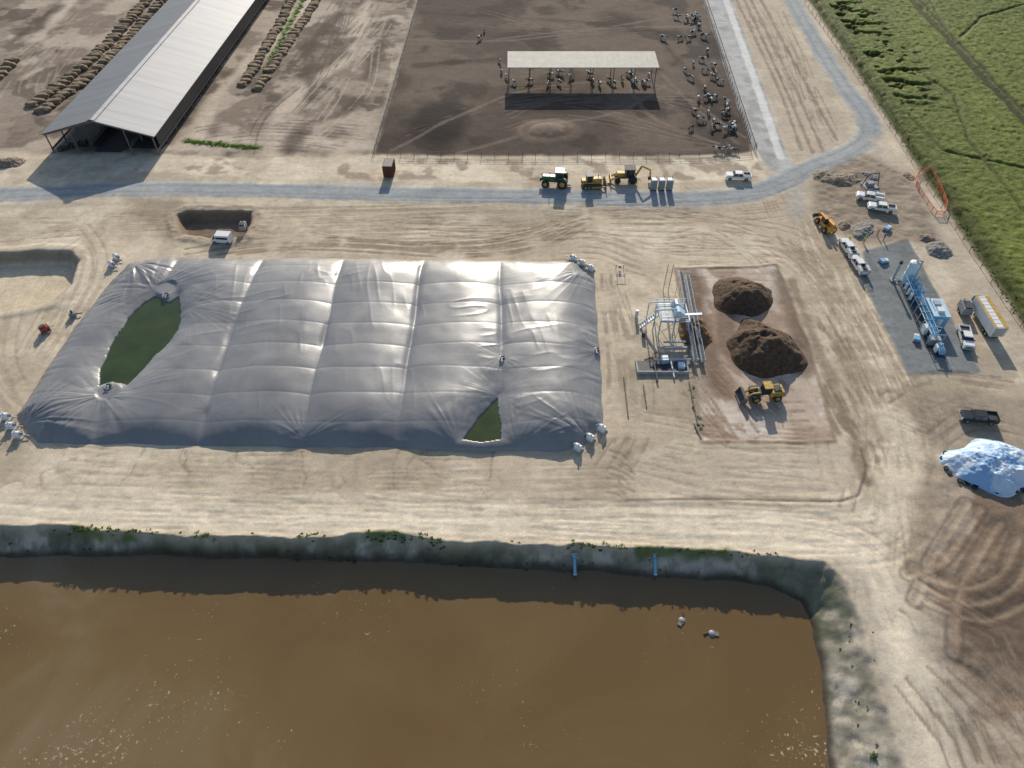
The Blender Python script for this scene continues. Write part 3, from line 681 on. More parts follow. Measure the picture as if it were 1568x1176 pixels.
def blower(u,v,rot):
    B=MB(); B.box(-.9,.9,-.7,.7,0,.2,conc); B.cyl((-.7,0,.85),(.5,0,.85),.5,white,16); B.box(-.7,.5,-.5,.5,.2,.5,white); B.cyl((.5,0,.85),(.9,0,.85),.3,grey,12)
    B.cyl((-.2,0,1.2),(-.2,0,1.7),.15,white,10); B.cyl((.9,0,.5),(2.0,0,.3),.12,steel,8)
    B.build('gas_blower',at(u,v),rot,.04,.9)
for u,v,r in [(12,641,0),(20,655,0),(30,669,0),(180,397,-.5),(173,408,-.5),(878,399,2.5),(891,406,2.5),(904,414,2.5),(884,688,2.5),(903,673,2.5),(921,659,2.4)]: blower(u,v,r)
B=MB(); B.box(-.8,.8,-.5,.5,.3,1.2,red); B.box(-.5,.3,-.4,.4,1.2,1.5,dark); wheels(B,(-.5,.5),.65,.3); B.beam((.8,0,.5),(1.6,0,.5),.08,.08,dark); B.build('pump_cart',at(71,508),.8,.03)
B=MB(); B.box(-.6,.6,-.4,.4,0,.8,grey); B.cyl((0,0,.8),(0,0,1.3),.2,dark,10); B.cyl((.6,0,.4),(1.6,0,.3),.12,dark,8); B.build('valve_box',at(113,484),.3,.03)
def ch(x_,y_):
    i=int((x_-cx[0])/.16); j=int((y_-cy[0])/.16); return float(hz[min(max(j,0),len(cy)-1),min(max(i,0),len(cx)-1)])
for u,v,z in ((768,546,2.4),(914,529,1.8),(166,592,1.3),(254,452,1.3)):
    x_,y_=P(u,v,z)
    B=MB(); B.cyl((0,0,-.1),(0,0,.12),.75,grey,18); B.cyl((-.2,0,.1),(-.2,0,.7),.14,white,10); B.cyl((-.2,0,.6),(.5,0,.6),.12,dark,8); B.box(.2,.55,-.2,.2,.1,.35,dark)
    B.build('gas_vent',(x_,y_,ch(x_,y_)),.2,.02)
B=MB()
for sx_ in (-50,-33.8,-18,-2):
    pts=[]
    for yy in np.arange(71,113,1.0):
        j=int((yy-cy[0])/.16); w_=float(wob[j,int((sx_-cx[0])/.16)]); pts.append((sx_-w_,yy,ch(sx_-w_,yy)-.01))
    for p,q in zip(pts[:-1],pts[1:]): B.cyl(p,q,.06,grey,6)
B.build('ballast_pipe',bevel=0)

# ---------------------------------------------------------------- free-stall barn
def roofmat(name,c0,c1,per):
    m,nt,b=newmat(name); tc=N(nt,'ShaderNodeTexCoord'); sx=N(nt,'ShaderNodeSeparateXYZ'); nt.links.new(tc.outputs['Object'],sx.inputs[0])
    mp=N(nt,'ShaderNodeMapping'); mp.inputs['Scale'].default_value=(.08,1.0,.08); nt.links.new(tc.outputs['Object'],mp.inputs['Vector'])
    nf=noise(nt,.35,5,vec=mp.outputs['Vector'],rough=.7)
    base=ramp(nt,nf,[(.3,c0),(.7,c1)])
    d_=N(nt,'ShaderNodeMath',operation='PINGPONG'); nt.links.new(sx.outputs['Y'],d_.inputs[0]); d_.inputs[1].default_value=per/2
    base=mul(nt,base,ramp(nt,d_.outputs[0],[(.0,.6),(.08,1.0)]))
    nt.links.new(base,b.inputs['Base Color']); b.inputs['Roughness'].default_value=.6; b.inputs['Metallic'].default_value=.05
    w=N(nt,'ShaderNodeTexWave'); w.inputs['Scale'].default_value=1.2; w.bands_direction='Y'; nt.links.new(tc.outputs['Object'],w.inputs['Vector'])
    bump(nt,b,w.outputs['Fac'],.3,.04); return m
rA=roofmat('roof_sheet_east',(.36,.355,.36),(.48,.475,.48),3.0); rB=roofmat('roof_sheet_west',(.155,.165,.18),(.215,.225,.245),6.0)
B=MB(); L=150; hw=13.6; ez=5.0; rz=8.8
def slab(B,a,b_,y0,y1,th,m):
    (xa,za),(xb,zb)=a,b_
    B.add([(xa,y0,za),(xb,y0,zb),(xb,y1,zb),(xa,y1,za),(xa,y0,za-th),(xb,y0,zb-th),(xb,y1,zb-th),(xa,y1,za-th)],[(0,1,2,3),(7,6,5,4),(4,5,1,0),(5,6,2,1),(6,7,3,2),(7,4,0,3)],m)
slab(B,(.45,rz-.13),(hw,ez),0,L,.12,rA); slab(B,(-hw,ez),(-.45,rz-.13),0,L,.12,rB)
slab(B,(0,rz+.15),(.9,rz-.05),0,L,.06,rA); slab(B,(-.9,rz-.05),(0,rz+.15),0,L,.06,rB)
for k in range(26):
    y=.4+k*5.95
    for x,h in ((-hw+.8,5.05),(-6.5,6.7),(6.5,6.7),(hw-.8,5.05)): B.box(x-.12,x+.12,y-.12,y+.12,0,h,rail)
    for sg in (-1,1): B.beam((sg*(hw-.3),y,ez-.35),(0,y,rz-.5),.15,.35,rail)
for sg in (-1,1): B.beam((sg*(hw-.8),.1,1.1),(sg*(hw-.8),L,1.1),.15,.5,rail)
B.box(hw-.75,hw-.65,2,L,1.6,4.6,dark)  # dark sheet standing in for the shaded interior behind the open east side
for x in (-5,5): B.box(x-.1,x+.1,4,L,0,1.2,rail)
B.box(-hw+1,-3.5,3,L,.15,.3,dark); B.box(3.5,hw-1,3,L,.15,.3,dark); B.box(-3.3,3.3,1,L,.15,.2,dark)
for k in range(8): B.box(-hw+1.5+k*.2,-hw+2.6+k*.6,.8+k*.5,2+k*.5,.1,.9+.15*(k%3),dark)
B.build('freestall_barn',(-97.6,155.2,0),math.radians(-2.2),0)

# ---------------------------------------------------------------- shade shelter
B=MB(); tan=mat('shade_roof',(.46,.43,.375),.75,0,.6,.16)
Lx=40.7; B.add([(0,0,5.45),(Lx,0,5.45),(Lx,9.4,5.75),(0,9.4,5.75),(0,0,5.3),(Lx,0,5.3),(Lx,9.4,5.6),(0,9.4,5.6)],[(0,1,2,3),(7,6,5,4),(4,5,1,0),(5,6,2,1),(6,7,3,2),(7,4,0,3)],tan)
for k in range(8):
    x=.4+k*(Lx-.8)/7
    for y in (1.5,7.9): B.box(x-.1,x+.1,y-.1,y+.1,0,5.3,rail)
    B.beam((x,.1,5.15),(x,9.3,5.42),.12,.25,rail)
for k in range(26): B.beam((.9+k*1.55,.05,5.46),(.9+k*1.55,9.35,5.758),.05,.05,tan)
B.box(.1,Lx-.1,-.12,-.01,5.25,5.5,tan)
x_,y_=P(777,103,5.5); B.build('shade_shelter',(x_,y_,0),0,0)

# ---------------------------------------------------------------- fences
def fence(name,pts,sp=3,h=1.4,rails=(.5,.95,1.35),m=rail,r=.035,pr=.06):
    l=smoothline(PP(pts),sp); B=MB()
    for p in l: B.cyl((p[0],p[1],-.2),(p[0],p[1],h),pr,m,6)
    for p,q in zip(l[:-1],l[1:]):
        for z in rails: B.cyl((p[0],p[1],z),(q[0],q[1],z),r,m,5)
    return B.build(name,bevel=0)
lt=mat('dusty_pipe',(.40,.37,.33),.8,.1,2,.25)
fence('pipe_fence',[(571,238),(606,120),(641,0),(670,-100)],3,m=lt,r=.045)
fence('pipe_fence',[(573,239),(800,241),(1040,240),(1150,234)],3)
fence('feed_fence',[(1157,232),(1148,215),(1113,110),(1076,0),(1045,-90)],2.4,1.5,(.4,.9,1.45),rail,.05,.08)
fence('wire_fence',[(1232,5),(1300,100),(1395,248),(1484,385),(1562,500),(1640,620)],4,1.5,(.4,.8,1.2,1.45),wood,.02,.07)
l=smoothline(PP([(1158,222),(1083,0),(1050,-90)]),6); B=MB()
for p,q in zip(l[:-1],l[1:]): B.beam((p[0],p[1],.25),(q[0],q[1],.25),.35,.55,conc)
B.build('feed_bunk',bevel=0)
l=smoothline(PP([(1405,268),(1422,262),(1448,318),(1432,330),(1402,285),(1405,268)]),2.2); B=MB()
for p in l: B.cyl((p[0],p[1],0),(p[0],p[1],1.25),.05,dark,6)
for p,q in zip(l[:-1],l[1:]):
    for z in (.3,.65,1.0,1.2): B.beam((p[0],p[1],z),(q[0],q[1],z),.03,.10,org)
B.build('safety_fence',bevel=0)

# ---------------------------------------------------------------- heaps
def heap(name,u,v,rx,ry,h,m,seed,rot=0,rough=.35,flat=1.0,z0=-.1,fine=.12):
    nr,na=60,150; R_=np.linspace(0,1,nr)[:,None]; A_=np.linspace(0,2*np.pi,na+1)[None,:]
    ed=1+.25*(vn(np.cos(A_)*1.6+9,np.sin(A_)*1.6+9,seed)-.5)*2
    hx=R_*np.cos(A_)*rx*ed; hy=R_*np.sin(A_)*ry*ed
    pr=np.clip(1-R_**(1.6*flat),0,1)
    hzz=h*pr*(1+rough*2*(fbm(hx+50,hy+50,rx*.6,4,seed+1)-.5))+(fbm(hx+9,hy+9,1.2,3,seed+2)-.5)*rough*1.6*sst(1,.85,R_)+(vn(hx*3+80,hy*3+80,seed+5)-.5)*fine
    c,s_=math.cos(rot),math.sin(rot); x_,y_=P(u,v)
    return gridmesh(name,(x_+hx*c-hy*s_).astype(np.float32),(y_+hx*s_+hy*c).astype(np.float32),(hzz+z0).astype(np.float32),None,None,m)
man=mat('composted_manure',(.095,.058,.034),.95,0,1.6,.55,.3); dirt=mat('dug_earth',(.25,.195,.145),.95,0,1.2,.4,.3); dgrey=mat('grey_gravel',(.24,.225,.205),.95,0,1.5,.35,.3)
heap('manure_pile',1141,454,6.2,5.6,3.2,man,201); heap('manure_pile',1168,530,7.0,7.2,3.8,man,205,.2,.5); heap('manure_pile',1063,506,3.0,3.9,2.2,mat('fresh_solids',(.17,.10,.05),.95,0,2,.4,.2),209)
for i,(u,v,a,b_,h,mm) in enumerate([(1285,275,5,3,1.0,dirt),(1262,268,3,2.4,.8,dirt),(1322,352,4.2,2.0,.9,dgrey),(1292,345,2.5,1.5,.7,dirt),(1436,382,3.4,2.8,1.1,dgrey),(1390,270,2,1.5,.5,dirt),(1330,268,3,1.6,.6,dgrey),(1420,365,2,1.5,.6,dirt),(12,250,4,2.6,1.1,dirt),(1000,548,2.2,1.4,.5,dirt)]):
    heap('dirt_pile',u,v,a,b_,h,mm,220+i*5,.4*i)
m,nt,b=newmat('tarpaulin')
geo=N(nt,'ShaderNodeNewGeometry'); f=noise(nt,.28,4,vec=geo.outputs['Position'],dist=1.0)
nt.links.new(ramp(nt,f,[(.42,(.30,.50,.76)),(.55,(.58,.71,.85)),(.68,(.78,.81,.84))]),b.inputs['Base Color']); b.inputs['Roughness'].default_value=.33  # blue blotches put sky-blue shading into the colour of the white sheet
bump(nt,b,noise(nt,1.2,6,vec=geo.outputs['Position'],rough=.7,dist=2),.7,.25)
heap('tarp_covered_pile',1520,714,7.4,5.0,2.4,m,301,-.15,.30,1.6,0,.14)
B=MB(); R=random.Random(5); x0,y0=P(1520,714)
for k in range(26):
    a=R.uniform(2.6,6.6); x_=x0+math.cos(a)*7.5*R.uniform(.9,1.02); y_=y0+math.sin(a)*5.1*R.uniform(.9,1.02); B.cyl((x_,y_,.1),(x_,y_,.3),.4,rub,14)
B.build('tyre_weights',bevel=.05)

# ---------------------------------------------------------------- bale rows
def ico():
    import bmesh
    bm=bmesh.new(); bmesh.ops.create_icosphere(bm,subdivisions=3,radius=1); v=np.array([p.co[:] for p in bm.verts]); f=[[q.index for q in p.verts] for p in bm.faces]; bm.free(); return v,f
IV,IF=ico()
def rows(name,lines,m,sp=2.3,w=1.9,h=1.3):
    vs=[];fs=[];R=np.random.RandomState(9)
    for l in lines:
        pl=smoothline(PP(l),sp)
        for i,p in enumerate(pl):
            if R.rand()<.04: continue
            v=IV.copy(); n_=1+.25*(vn(v[:,0]*2+i*3.1+60,v[:,1]*2+v[:,2]*1.7+60,int(R.randint(50)))-.5)*2
            v=np.sign(v)*np.abs(v)**.75*n_[:,None]*np.array([w*R.uniform(.85,1.15),sp*.56,h*R.uniform(.7,1.1)])
            a=R.uniform(-.2,.2); c,s_=math.cos(a),math.sin(a)
            v=np.stack([v[:,0]*c-v[:,1]*s_,v[:,0]*s_+v[:,1]*c,v[:,2]],1)+np.array([p[0]+R.uniform(-.2,.2),p[1],h*.2])
            o=len(vs)*len(IV); vs.append(v); fs+=[[q+o for q in f] for f in IF]
    vs=np.concatenate(vs); me=bpy.data.meshes.new(name); me.from_pydata(vs.tolist(),[],fs); me.materials.append(m)
    for p in me.polygons: p.use_smooth=True
    ob=bpy.data.objects.new(name,me); S.collection.objects.link(ob)
bm_=mat('straw_bale',(.23,.165,.10),.95,0,1.5,.45,.2)
rows('hay_bale_row',[[(42,168),(140,92),(238,-12)],[(66,170),(160,98),(262,-12)],[(-5,120),(20,95)]],bm_,2.2,1.9,.95)
rows('hay_bale_row',[[(368,136),(412,66),(452,-10)],[(394,136),(442,66),(492,-10)]],bm_,2.2,1.5,.75)

# ---------------------------------------------------------------- manure separator (open frame)
B=MB(); SW=mat('separator_steel',(.46,.53,.60),.5,.3,2,.25)
for x in (-2.6,0,2.6):
    for y in (-2.4,2.4): B.box(x-.1,x+.1,y-.1,y+.1,0,3.4,SW)
for y in (-2.4,2.4): B.beam((-2.6,y,3.4),(2.6,y,3.4),.2,.2,SW); B.beam((-2.6,y,.3),(0,y,3.3),.08,.08,SW); B.beam((2.6,y,.3),(0,y,3.3),.08,.08,SW)
for x in (-2.6,0,2.6): B.beam((x,-2.4,3.4),(x,2.4,3.4),.2,.2,SW)
for k in range(14): B.box(-2.6,-.2,-2.3+k*.34,-2.14+k*.34,3.5,3.55,SW)
for sg in (-1,1):
    for z in (4.0,4.5): B.cyl((-2.6,sg*2.5,z),(2.6,sg*2.5,z),.04,SW,6)
    for x in np.linspace(-2.6,2.6,5): B.cyl((x,sg*2.5,3.4),(x,sg*2.5,4.5),.04,SW,6)
for z in (4.0,4.5): B.cyl((-2.6,-2.5,z),(-2.6,2.5,z),.04,SW,6)
B.prof([(-.1,3.55),(1.3,3.55),(1.9,4.1),(.7,5.2),(.2,5.2),(-.1,4.6)],-1.7,-.2,pale); B.prof([(-.1,3.55),(1.3,3.55),(1.9,4.1),(.7,5.2),(.2,5.2),(-.1,4.6)],.3,1.7,SW)
B.cyl((.2,-1,5.1),(-3.4,-1,5.0),.12,SW,10); B.cyl((-3.4,-1,5.0),(-3.4,-1,0),.12,SW,10); B.cyl((.2,1,5.1),(-4.4,1,5.0),.10,SW,10); B.cyl((-4.4,1,5.0),(-4.4,1,0),.10,SW,10)
for a in range(9): B.box(-3.0-.33*a,-2.7-.33*a,-.6,.4,3.2-a*.38,3.25-a*.38,SW)
for y in (-.65,.45): B.beam((-2.6,y,3.4),(-5.7,y,0),.06,.22,SW); B.cyl((-2.6,y,4.4),(-5.7,y,1.0),.035,SW,6)
for x0_,za,zb in ((2.6,1.0,4.6),(4.0,.8,3.6)):
    for dx in (-.32,.32):
        for dz in (0,.45): B.beam((x0_+dx,-10,za+dz),(x0_+dx+.3,10,zb+dz),.08,.08,SW)
    for k in range(21):
        t=k/20; y=-10+20*t; z=za+(zb-za)*t; B.beam((x0_-.32+.3*t,y,z),(x0_+.32+.3*t,y,z+.02),.06,.06,SW)
        if k<20: B.beam((x0_+.32+.3*t,y,z),(x0_+.32+.3*t,y+1,z+.55),.05,.05,SW)
    B.beam((x0_,-10,za+.1),(x0_+.3,10,zb+.1),.5,.06,rail)
    for y in (-8,-2,4,9): t=(y+10)/20; z=za+(zb-za)*t; B.box(x0_+.3*t-.42,x0_+.3*t-.34,y-.05,y+.05,0,z,SW); B.box(x0_+.3*t+.34,x0_+.3*t+.42,y-.05,y+.05,0,z,SW)
B.beam((2,-.5,3.3),(5.0,-.8,3.7),.5,.22,SW)
wy=mat('worn_yellow_steel',(.45,.36,.16),.6,.1,2,.3)
B.cyl((.3,10,0),(.3,10,6.4),.08,wy,8); B.cyl((1.3,10,0),(1.3,10,6.4),.08,wy,8)
for k in range(8): B.beam((.3,10,.6+k*.75),(1.3,10,.9+k*.75),.05,.05,wy)
for y in (-6,-4.5): B.cyl((-2.0,y,.4),(2,y,.4),.2,SW,10)
B.cyl((-4.5,-9,.5),(3.5,-9,.5),.2,SW,10); B.cyl((-4.5,-9,.5),(-4.5,-14,.3),.18,dark,10); B.cyl((-1.5,-9,.5),(-1.5,-13,.3),.16,SW,10)
B.box(-3.2,-2.0,-9.6,-8.4,0,1.1,SW); B.box(-.4,.7,-11,-9.9,0,.9,pale); B.cyl((-5.9,2.5,0),(-5.9,2.5,1.8),.3,SW,14); B.cyl((-5.3,-2.5,0),(-5.3,-2.5,1.1),.35,dark,12)
B.build('manure_separator',at(1026,500),math.radians(1),.0)
B=MB(); x0,y0=P(975,572); B.box(0,9,-.12,.12,0,.6,conc); B.box(0,.25,.12,3,0,.6,conc); B.box(8.75,9,.12,3,0,.6,conc); B.box(.25,8.75,.12,3,.02,.1,dark)
B.build('reception_pit',(x0,y0,0),.0,.02)
B=MB()
for dx,dy in ((0,0),(1.5,0),(0,-2.5),(1.5,-2.5)): B.cyl((dx,dy,0),(dx,dy,1.0),.06,dark,6)
B.cyl((0,0,.9),(1.5,0,.9),.05,steel,6); B.cyl((0,-2.5,.9),(1.5,-2.5,.9),.05,steel,6); B.box(.5,1.0,-.2,.2,.3,.8,grey)
B.build('valve_manifold',at(943,412),0,.01)
B=MB()
for (a,b_) in (((955,578),(962,640)),((985,590),(990,625)),((1055,585),(1068,650)),((1063,650),(1073,672))):
    p=P(*a);q=P(*b_); B.cyl((p[0],p[1],.12),(q[0],q[1],.12),.11,rail,8)
B.build('slurry_pipe',bevel=0)

# ---------------------------------------------------------------- gas upgrading plant
ang=head(1440,540,1378,400)
x0,y0=P(1405,478)
B=MB()
B.box(-9.5,9.0,-1.3,1.3,.0,.25,dark)
B.cyl((8.4,0,.25),(8.4,0,4.9),.95,pale,24); B.dome((8.4,0,4.9),.95,.35,white,24); B.cyl((8.4,0,2.2),(8.4,0,2.35),1.0,white,24); B.cyl((8.4,0,3.8),(8.4,0,3.9),1.0,white,24)
B.cyl((8.4,-1.2,0),(8.4,-1.2,5.4),.14,steel,10); B.cyl((8.4,-1.2,5.4),(8.4,0,5.4),.14,steel,10)
for k in range(4): B.cyl((6.6-k*1.3,-.55,.3),(6.6-k*1.3,-.55,2.3+.3*(k%2)),.38,blu,16); B.dome((6.6-k*1.3,-.55,2.3+.3*(k%2)),.38,.2,blu,16)
for k in range(3): B.cyl((6.2-k*1.5,.7,.3),(6.2-k*1.5,.7,1.7),.3,white,14)
for z,y in ((1.9,.1),(1.4,.3),(.8,-.1),(2.6,-.2)): B.cyl((-8.5,y,z),(7.4,y,z),.09,blu if z>1.5 else steel,8)
for x in np.linspace(-9,7,9): 
    for y in (-1.2,1.2): B.box(x-.06,x+.06,y-.06,y+.06,.2,2.7,blu)
    B.box(x-.06,x+.06,-1.2,1.2,2.62,2.74,blu)
for y in (-1.2,1.2): B.box(2.0,6.93,y-.05,y+.05,2.63,2.73,blu)
B.cyl((-7.6,-.3,1.2),(-4.6,-.3,1.2),.65,blu,18); B.box(-9.2,-8.0,-.9,.9,.25,1.6,steel); B.box(-6.5,-5.2,.5,1.2,.25,1.8,white)
B.cyl((-8.6,0,1.6),(-8.6,0,3.4),.12,steel,8)
B.build('gas_upgrading_skid',(x0,y0,.08),ang,.02)
B=MB(); B.box(-2.4,2.4,-1.4,1.4,.15,2.9,blu); B.box(-2.5,2.5,-1.5,1.5,2.9,3.05,pale)
for k in range(9): B.box(-2.2+k*.5,-2.05+k*.5,-1.44,-1.4,.3,2.7,pale); B.box(-2.2+k*.5,-2.05+k*.5,1.4,1.44,.3,2.7,pale)
B.box(-2.45,-2.402,-.5,.5,.2,2.3,white); B.box(-1.5,-.3,-.6,.6,3.05,3.5,white); B.box(.5,1.6,-.6,.6,3.05,3.4,steel); B.cyl((2.0,1.0,3),(2.0,1.0,4.4),.1,steel,8)
p=P(1416,490); B.build('compressor_container',(p[0]+1.2,p[1],.08),ang,.02)
B=MB(); B.box(-1.3,1.3,-.9,.9,.1,.3,dark); B.cyl((-1.1,0,1.0),(1.1,0,1.0),.6,blu,16); B.cyl((0,0,1.5),(0,0,2.1),.15,steel,8); B.box(-.5,.5,.6,.9,.3,1.6,white)
B.build('gas_cooler',at(1436,540,.1),ang,.02)
B=MB(); B.box(-.5,.5,-.5,.5,0,.3,conc); B.cyl((0,0,.3),(0,0,4.2),.22,steel,12); B.cyl((0,0,4.2),(0,0,4.8),.38,dark,12,.28); B.cyl((.25,0,.5),(1.6,0,.5),.09,blu,8)
B.build('gas_flare',at(1366,430,.1),0,.02)
for u,v in ((1358,352),(1352,402),(1402,520)):
    B=MB(); B.box(-1.0,1.0,-.6,.6,0,.14,wood); B.box(-.8,.3,-.5,.5,.14,.7,blu); B.box(.35,.9,-.4,.4,.14,.6,white); B.build('pallet_of_parts',at(u,v,.1),random.random()*3,.02)
B=MB(); 
for sg in (-1,1): B.beam((sg*2.2,0,0),(sg*1.2,0,3.2),.15,.15,dark)
B.beam((-1.3,0,3.2),(1.3,0,3.2),.18,.2,dark); B.box(-1.6,1.6,-1.4,1.4,.05,.18,grey); B.box(-.8,.8,-.6,.6,.18,1.0,grey)
B.build('lifting_frame',at(1331,285),.2,.02)
for u in (880,1003):
    p=P(u,866,-1.6); B=MB(); B.cyl((0,.7,.5),(0,-.9,-.9),.22,blu,14); B.cyl((0,.7,.5),(0,1.2,.6),.22,blu,14); B.cyl((0,-.9,-.9),(0,-1.0,-1.0),.28,pale,14); B.box(-.35,.35,1.2,1.4,.2,.9,conc)
    B.build('inlet_pipe',(p[0],p[1],-1.4),.05,.02)
for u,v in ((1044,950),(1090,970)):
    p=P(u,v,-3); B=MB(); B.dome((0,0,-3.02),.5,.3,grey,12); B.cyl((.5,0,-2.95),(1.1,.3,-2.9),.12,rust,8); B.box(-.9,-.2,-.3,.3,-3.02,-2.85,wood); B.build('float',(p[0],p[1],0),u,.02)

# ---------------------------------------------------------------- weeds
def weeds(name,spots,m,seed,size=.5):
    R=np.random.RandomState(seed); vs=[];fs=[]
    for (x,y,z,s) in spots:
        for k in range(22):
            a=R.rand()*6.28; r=R.rand()*s; L_=size*R.uniform(.4,1.1)*(.6+s*.4); b0=np.array([x+math.cos(a)*r,y+math.sin(a)*r,z-.03])
            t=b0+np.array([R.uniform(-1,1)*L_,R.uniform(-1,1)*L_,L_*.8]); w=R.uniform(.08,.2)*size*2; d_=R.rand()*6.28; dv=np.array([math.cos(d_),math.sin(d_),.2])*w
            mid=(b0+t)/2; o=len(vs); vs+=[b0,mid+dv,t,mid-dv]; fs.append([o,o+1,o+2,o+3])
    me=bpy.data.meshes.new(name); me.from_pydata([tuple(v) for v in vs],[],fs); me.materials.append(m)
    ob=bpy.data.objects.new(name,me); S.collection.objects.link(ob)
def leafmat(name,c):
    m,nt,b=newmat(name); f=noise(nt,.8,4)
    col=ramp(nt,f,[(.3,[q*.6 for q in c]),(.7,[q*1.3 for q in c])]); nt.links.new(col,b.inputs['Base Color']); b.inputs['Roughness'].default_value=.7
    t=N(nt,'ShaderNodeBsdfTranslucent'); nt.links.new(col,t.inputs['Color']); mx=N(nt,'ShaderNodeMixShader'); mx.inputs[0].default_value=.45
    o=nt.nodes['Material Output']; nt.links.new(b.outputs[0],mx.inputs[1]); nt.links.new(t.outputs[0],mx.inputs[2]); nt.links.new(mx.outputs[0],o.inputs['Surface']); return m
def gz(x,y): 
    i=min(max(np.searchsorted(xs,x),0),NX-1); j=min(max(np.searchsorted(ys,y),0),NY-1); return float(Z[j,i])
wm=leafmat('weed_leaves',(.13,.19,.045)); dw=leafmat('dry_weed_leaves',(.15,.15,.075)); bw=leafmat('bright_weed_leaves',(.14,.24,.035)); cl=leafmat('crop_plant_leaves',(.12,.155,.03))
R=random.Random(12); sp_=[]; sp2=[]; spf=[]
def around(n,u0,v0,u1,v1,js,lst,smin=.2,smax=.7):
    for _ in range(n):
        t=R.random(); x,y=P(u0+(u1-u0)*t,v0+(v1-v0)*t); x+=R.gauss(0,js); y+=R.gauss(0,js*.6); lst.append((x,y,gz(x,y),R.uniform(smin,smax)))
around(34,110,810,240,816,.5,sp_,.15,.5); around(10,290,819,330,821,.4,sp_,.15,.4); around(12,455,822,500,822,.4,sp_,.15,.45); around(34,560,818,680,828,.6,sp_,.15,.5); around(26,860,834,960,839,.5,sp_,.15,.45); around(26,960,840,1190,850,.4,sp_,.08,.3); around(16,0,806,860,833,.4,sp_,.05,.2)
around(60,400,845,560,850,.8,sp2,.2,.5); around(26,0,828,1200,866,.8,sp2,.08,.25); around(12,1310,930,1350,1150,1.2,sp2,.05,.15)
around(4,1338,1150,1348,1165,.3,sp_,.2,.4)
around(12,1060,590,1070,670,.3,sp_,.15,.35); around(8,985,540,1015,550,.6,sp_,.15,.3)
around(120,395,133,470,-10,.6,spf,.3,.7); around(110,285,217,395,227,.7,spf,.2,.6); around(90,1243,0,1570,500,.35,sp2,.1,.3); around(80,1243,0,1572,500,.35,sp_,.1,.3)
weeds('weeds',sp_,wm,1,.32); weeds('weeds',sp2,dw,2,.25); weeds('weeds',spf,bw,4,.4)
sp3=[]
for p in smoothline(fb,1.0):
    for k in range(3):
        o=R.uniform(1.0,4); sp3.append((p[0]+o+R.uniform(-.4,.4),p[1]+R.uniform(-.5,.5),.45,R.uniform(.2,.5)))
weeds('crop_plants',sp3,cl,3,.35)

# ---------------------------------------------------------------- skinned figures
def skinned(name,verts,edges,rad,mat_):
    me=bpy.data.meshes.new(name); me.from_pydata(verts,edges,[]); ob=bpy.data.objects.new(name,me); S.collection.objects.link(ob)
    sk=ob.modifiers.new('s','SKIN'); sk.use_smooth_shade=True
    for i,r in enumerate(rad): me.skin_vertices[0].data[i].radius=(r[0],r[1]) if isinstance(r,tuple) else (r,r)
    me.skin_vertices[0].data[0].use_root=True
    sb=ob.modifiers.new('b','SUBSURF'); sb.levels=1; sb.render_levels=1
    dg=bpy.context.evaluated_depsgraph_get(); nm=bpy.data.meshes.new_from_object(ob.evaluated_get(dg)); nm.name=name
    bpy.data.objects.remove(ob); nm.materials.clear(); nm.materials.append(mat_)
    for p in nm.polygons: p.use_smooth=True
    return nm
m,nt,b=newmat('cow_hide'); oi=N(nt,'ShaderNodeObjectInfo'); tc=N(nt,'ShaderNodeTexCoord'); va=N(nt,'ShaderNodeVectorMath',operation='ADD'); sc_=N(nt,'ShaderNodeVectorMath',operation='SCALE')
cb=N(nt,'ShaderNodeCombineXYZ'); nt.links.new(oi.outputs['Random'],cb.inputs[0]); sc_.inputs['Scale'].default_value=60; nt.links.new(cb.outputs[0],sc_.inputs[0]); nt.links.new(tc.outputs['Object'],va.inputs[0]); nt.links.new(sc_.outputs[0],va.inputs[1])
nt.links.new(ramp(nt,noise(nt,.9,2,vec=va.outputs[0]),[(.50,(.03,.026,.024)),(.53,(.72,.70,.66))]),b.inputs['Base Color']); b.inputs['Roughness'].default_value=.8
cowm=m
def cowmesh(graze,stride):
    v=[(0,0,1.05),(-.45,0,1.08),(-.85,0,1.15),(.45,0,1.05),(.85,0,1.15)]; r=[(.36,.40),(.35,.38),(.26,.28),(.36,.40),(.27,.33)]
    e=[(0,1),(1,2),(0,3),(3,4)]
    nk=[(1.15,0,1.3),(1.42,0,1.42),(1.62,0,1.32),(1.85,0,1.18)] if not graze else [(1.15,0,1.1),(1.38,0,.75),(1.5,0,.45),(1.6,0,.2)]
    o=len(v); v+=nk; r+=[.19,.15,.14,.09]; e+=[(4,o),(o,o+1),(o+1,o+2),(o+2,o+3)]
    for sg in (-1,1):
        o2=len(v); v+=[(nk[1][0]-.02,sg*.24,nk[1][2]+.1)]; r+=[.05]; e+=[(o+1,o2)]
    for sg in (-1,1):
        st=stride*sg
        a=len(v); v+=[(.75,sg*.24,.85),(.76+st*.1,sg*.24,.5),(.74+st*.2,sg*.24,.1),(.78+st*.2,sg*.24,.03)]; r+=[.14,.08,.055,.07]; e+=[(4,a),(a,a+1),(a+1,a+2),(a+2,a+3)]
        a=len(v); v+=[(-.75,sg*.26,.85),(-.66-st*.1,sg*.27,.68),(-.9-st*.15,sg*.26,.42),(-.84-st*.2,sg*.26,.08),(-.79-st*.2,sg*.26,.03)]; r+=[.17,.12,.07,.055,.07]; e+=[(2,a),(a,a+1),(a+1,a+2),(a+2,a+3),(a+3,a+4)]
    a=len(v); v+=[(-1.12,0,1.2),(-1.2,0,.8),(-1.18,0,.5)]; r+=[.06,.03,.05]; e+=[(2,a),(a,a+1),(a+1,a+2)]
    a=len(v); v+=[(-.55,0,.66)]; r+=[.17]; e+=[(1,a)]
    return skinned('cow',v,e,r,cowm)
CM=[cowmesh(False,0),cowmesh(False,1),cowmesh(True,.5)]
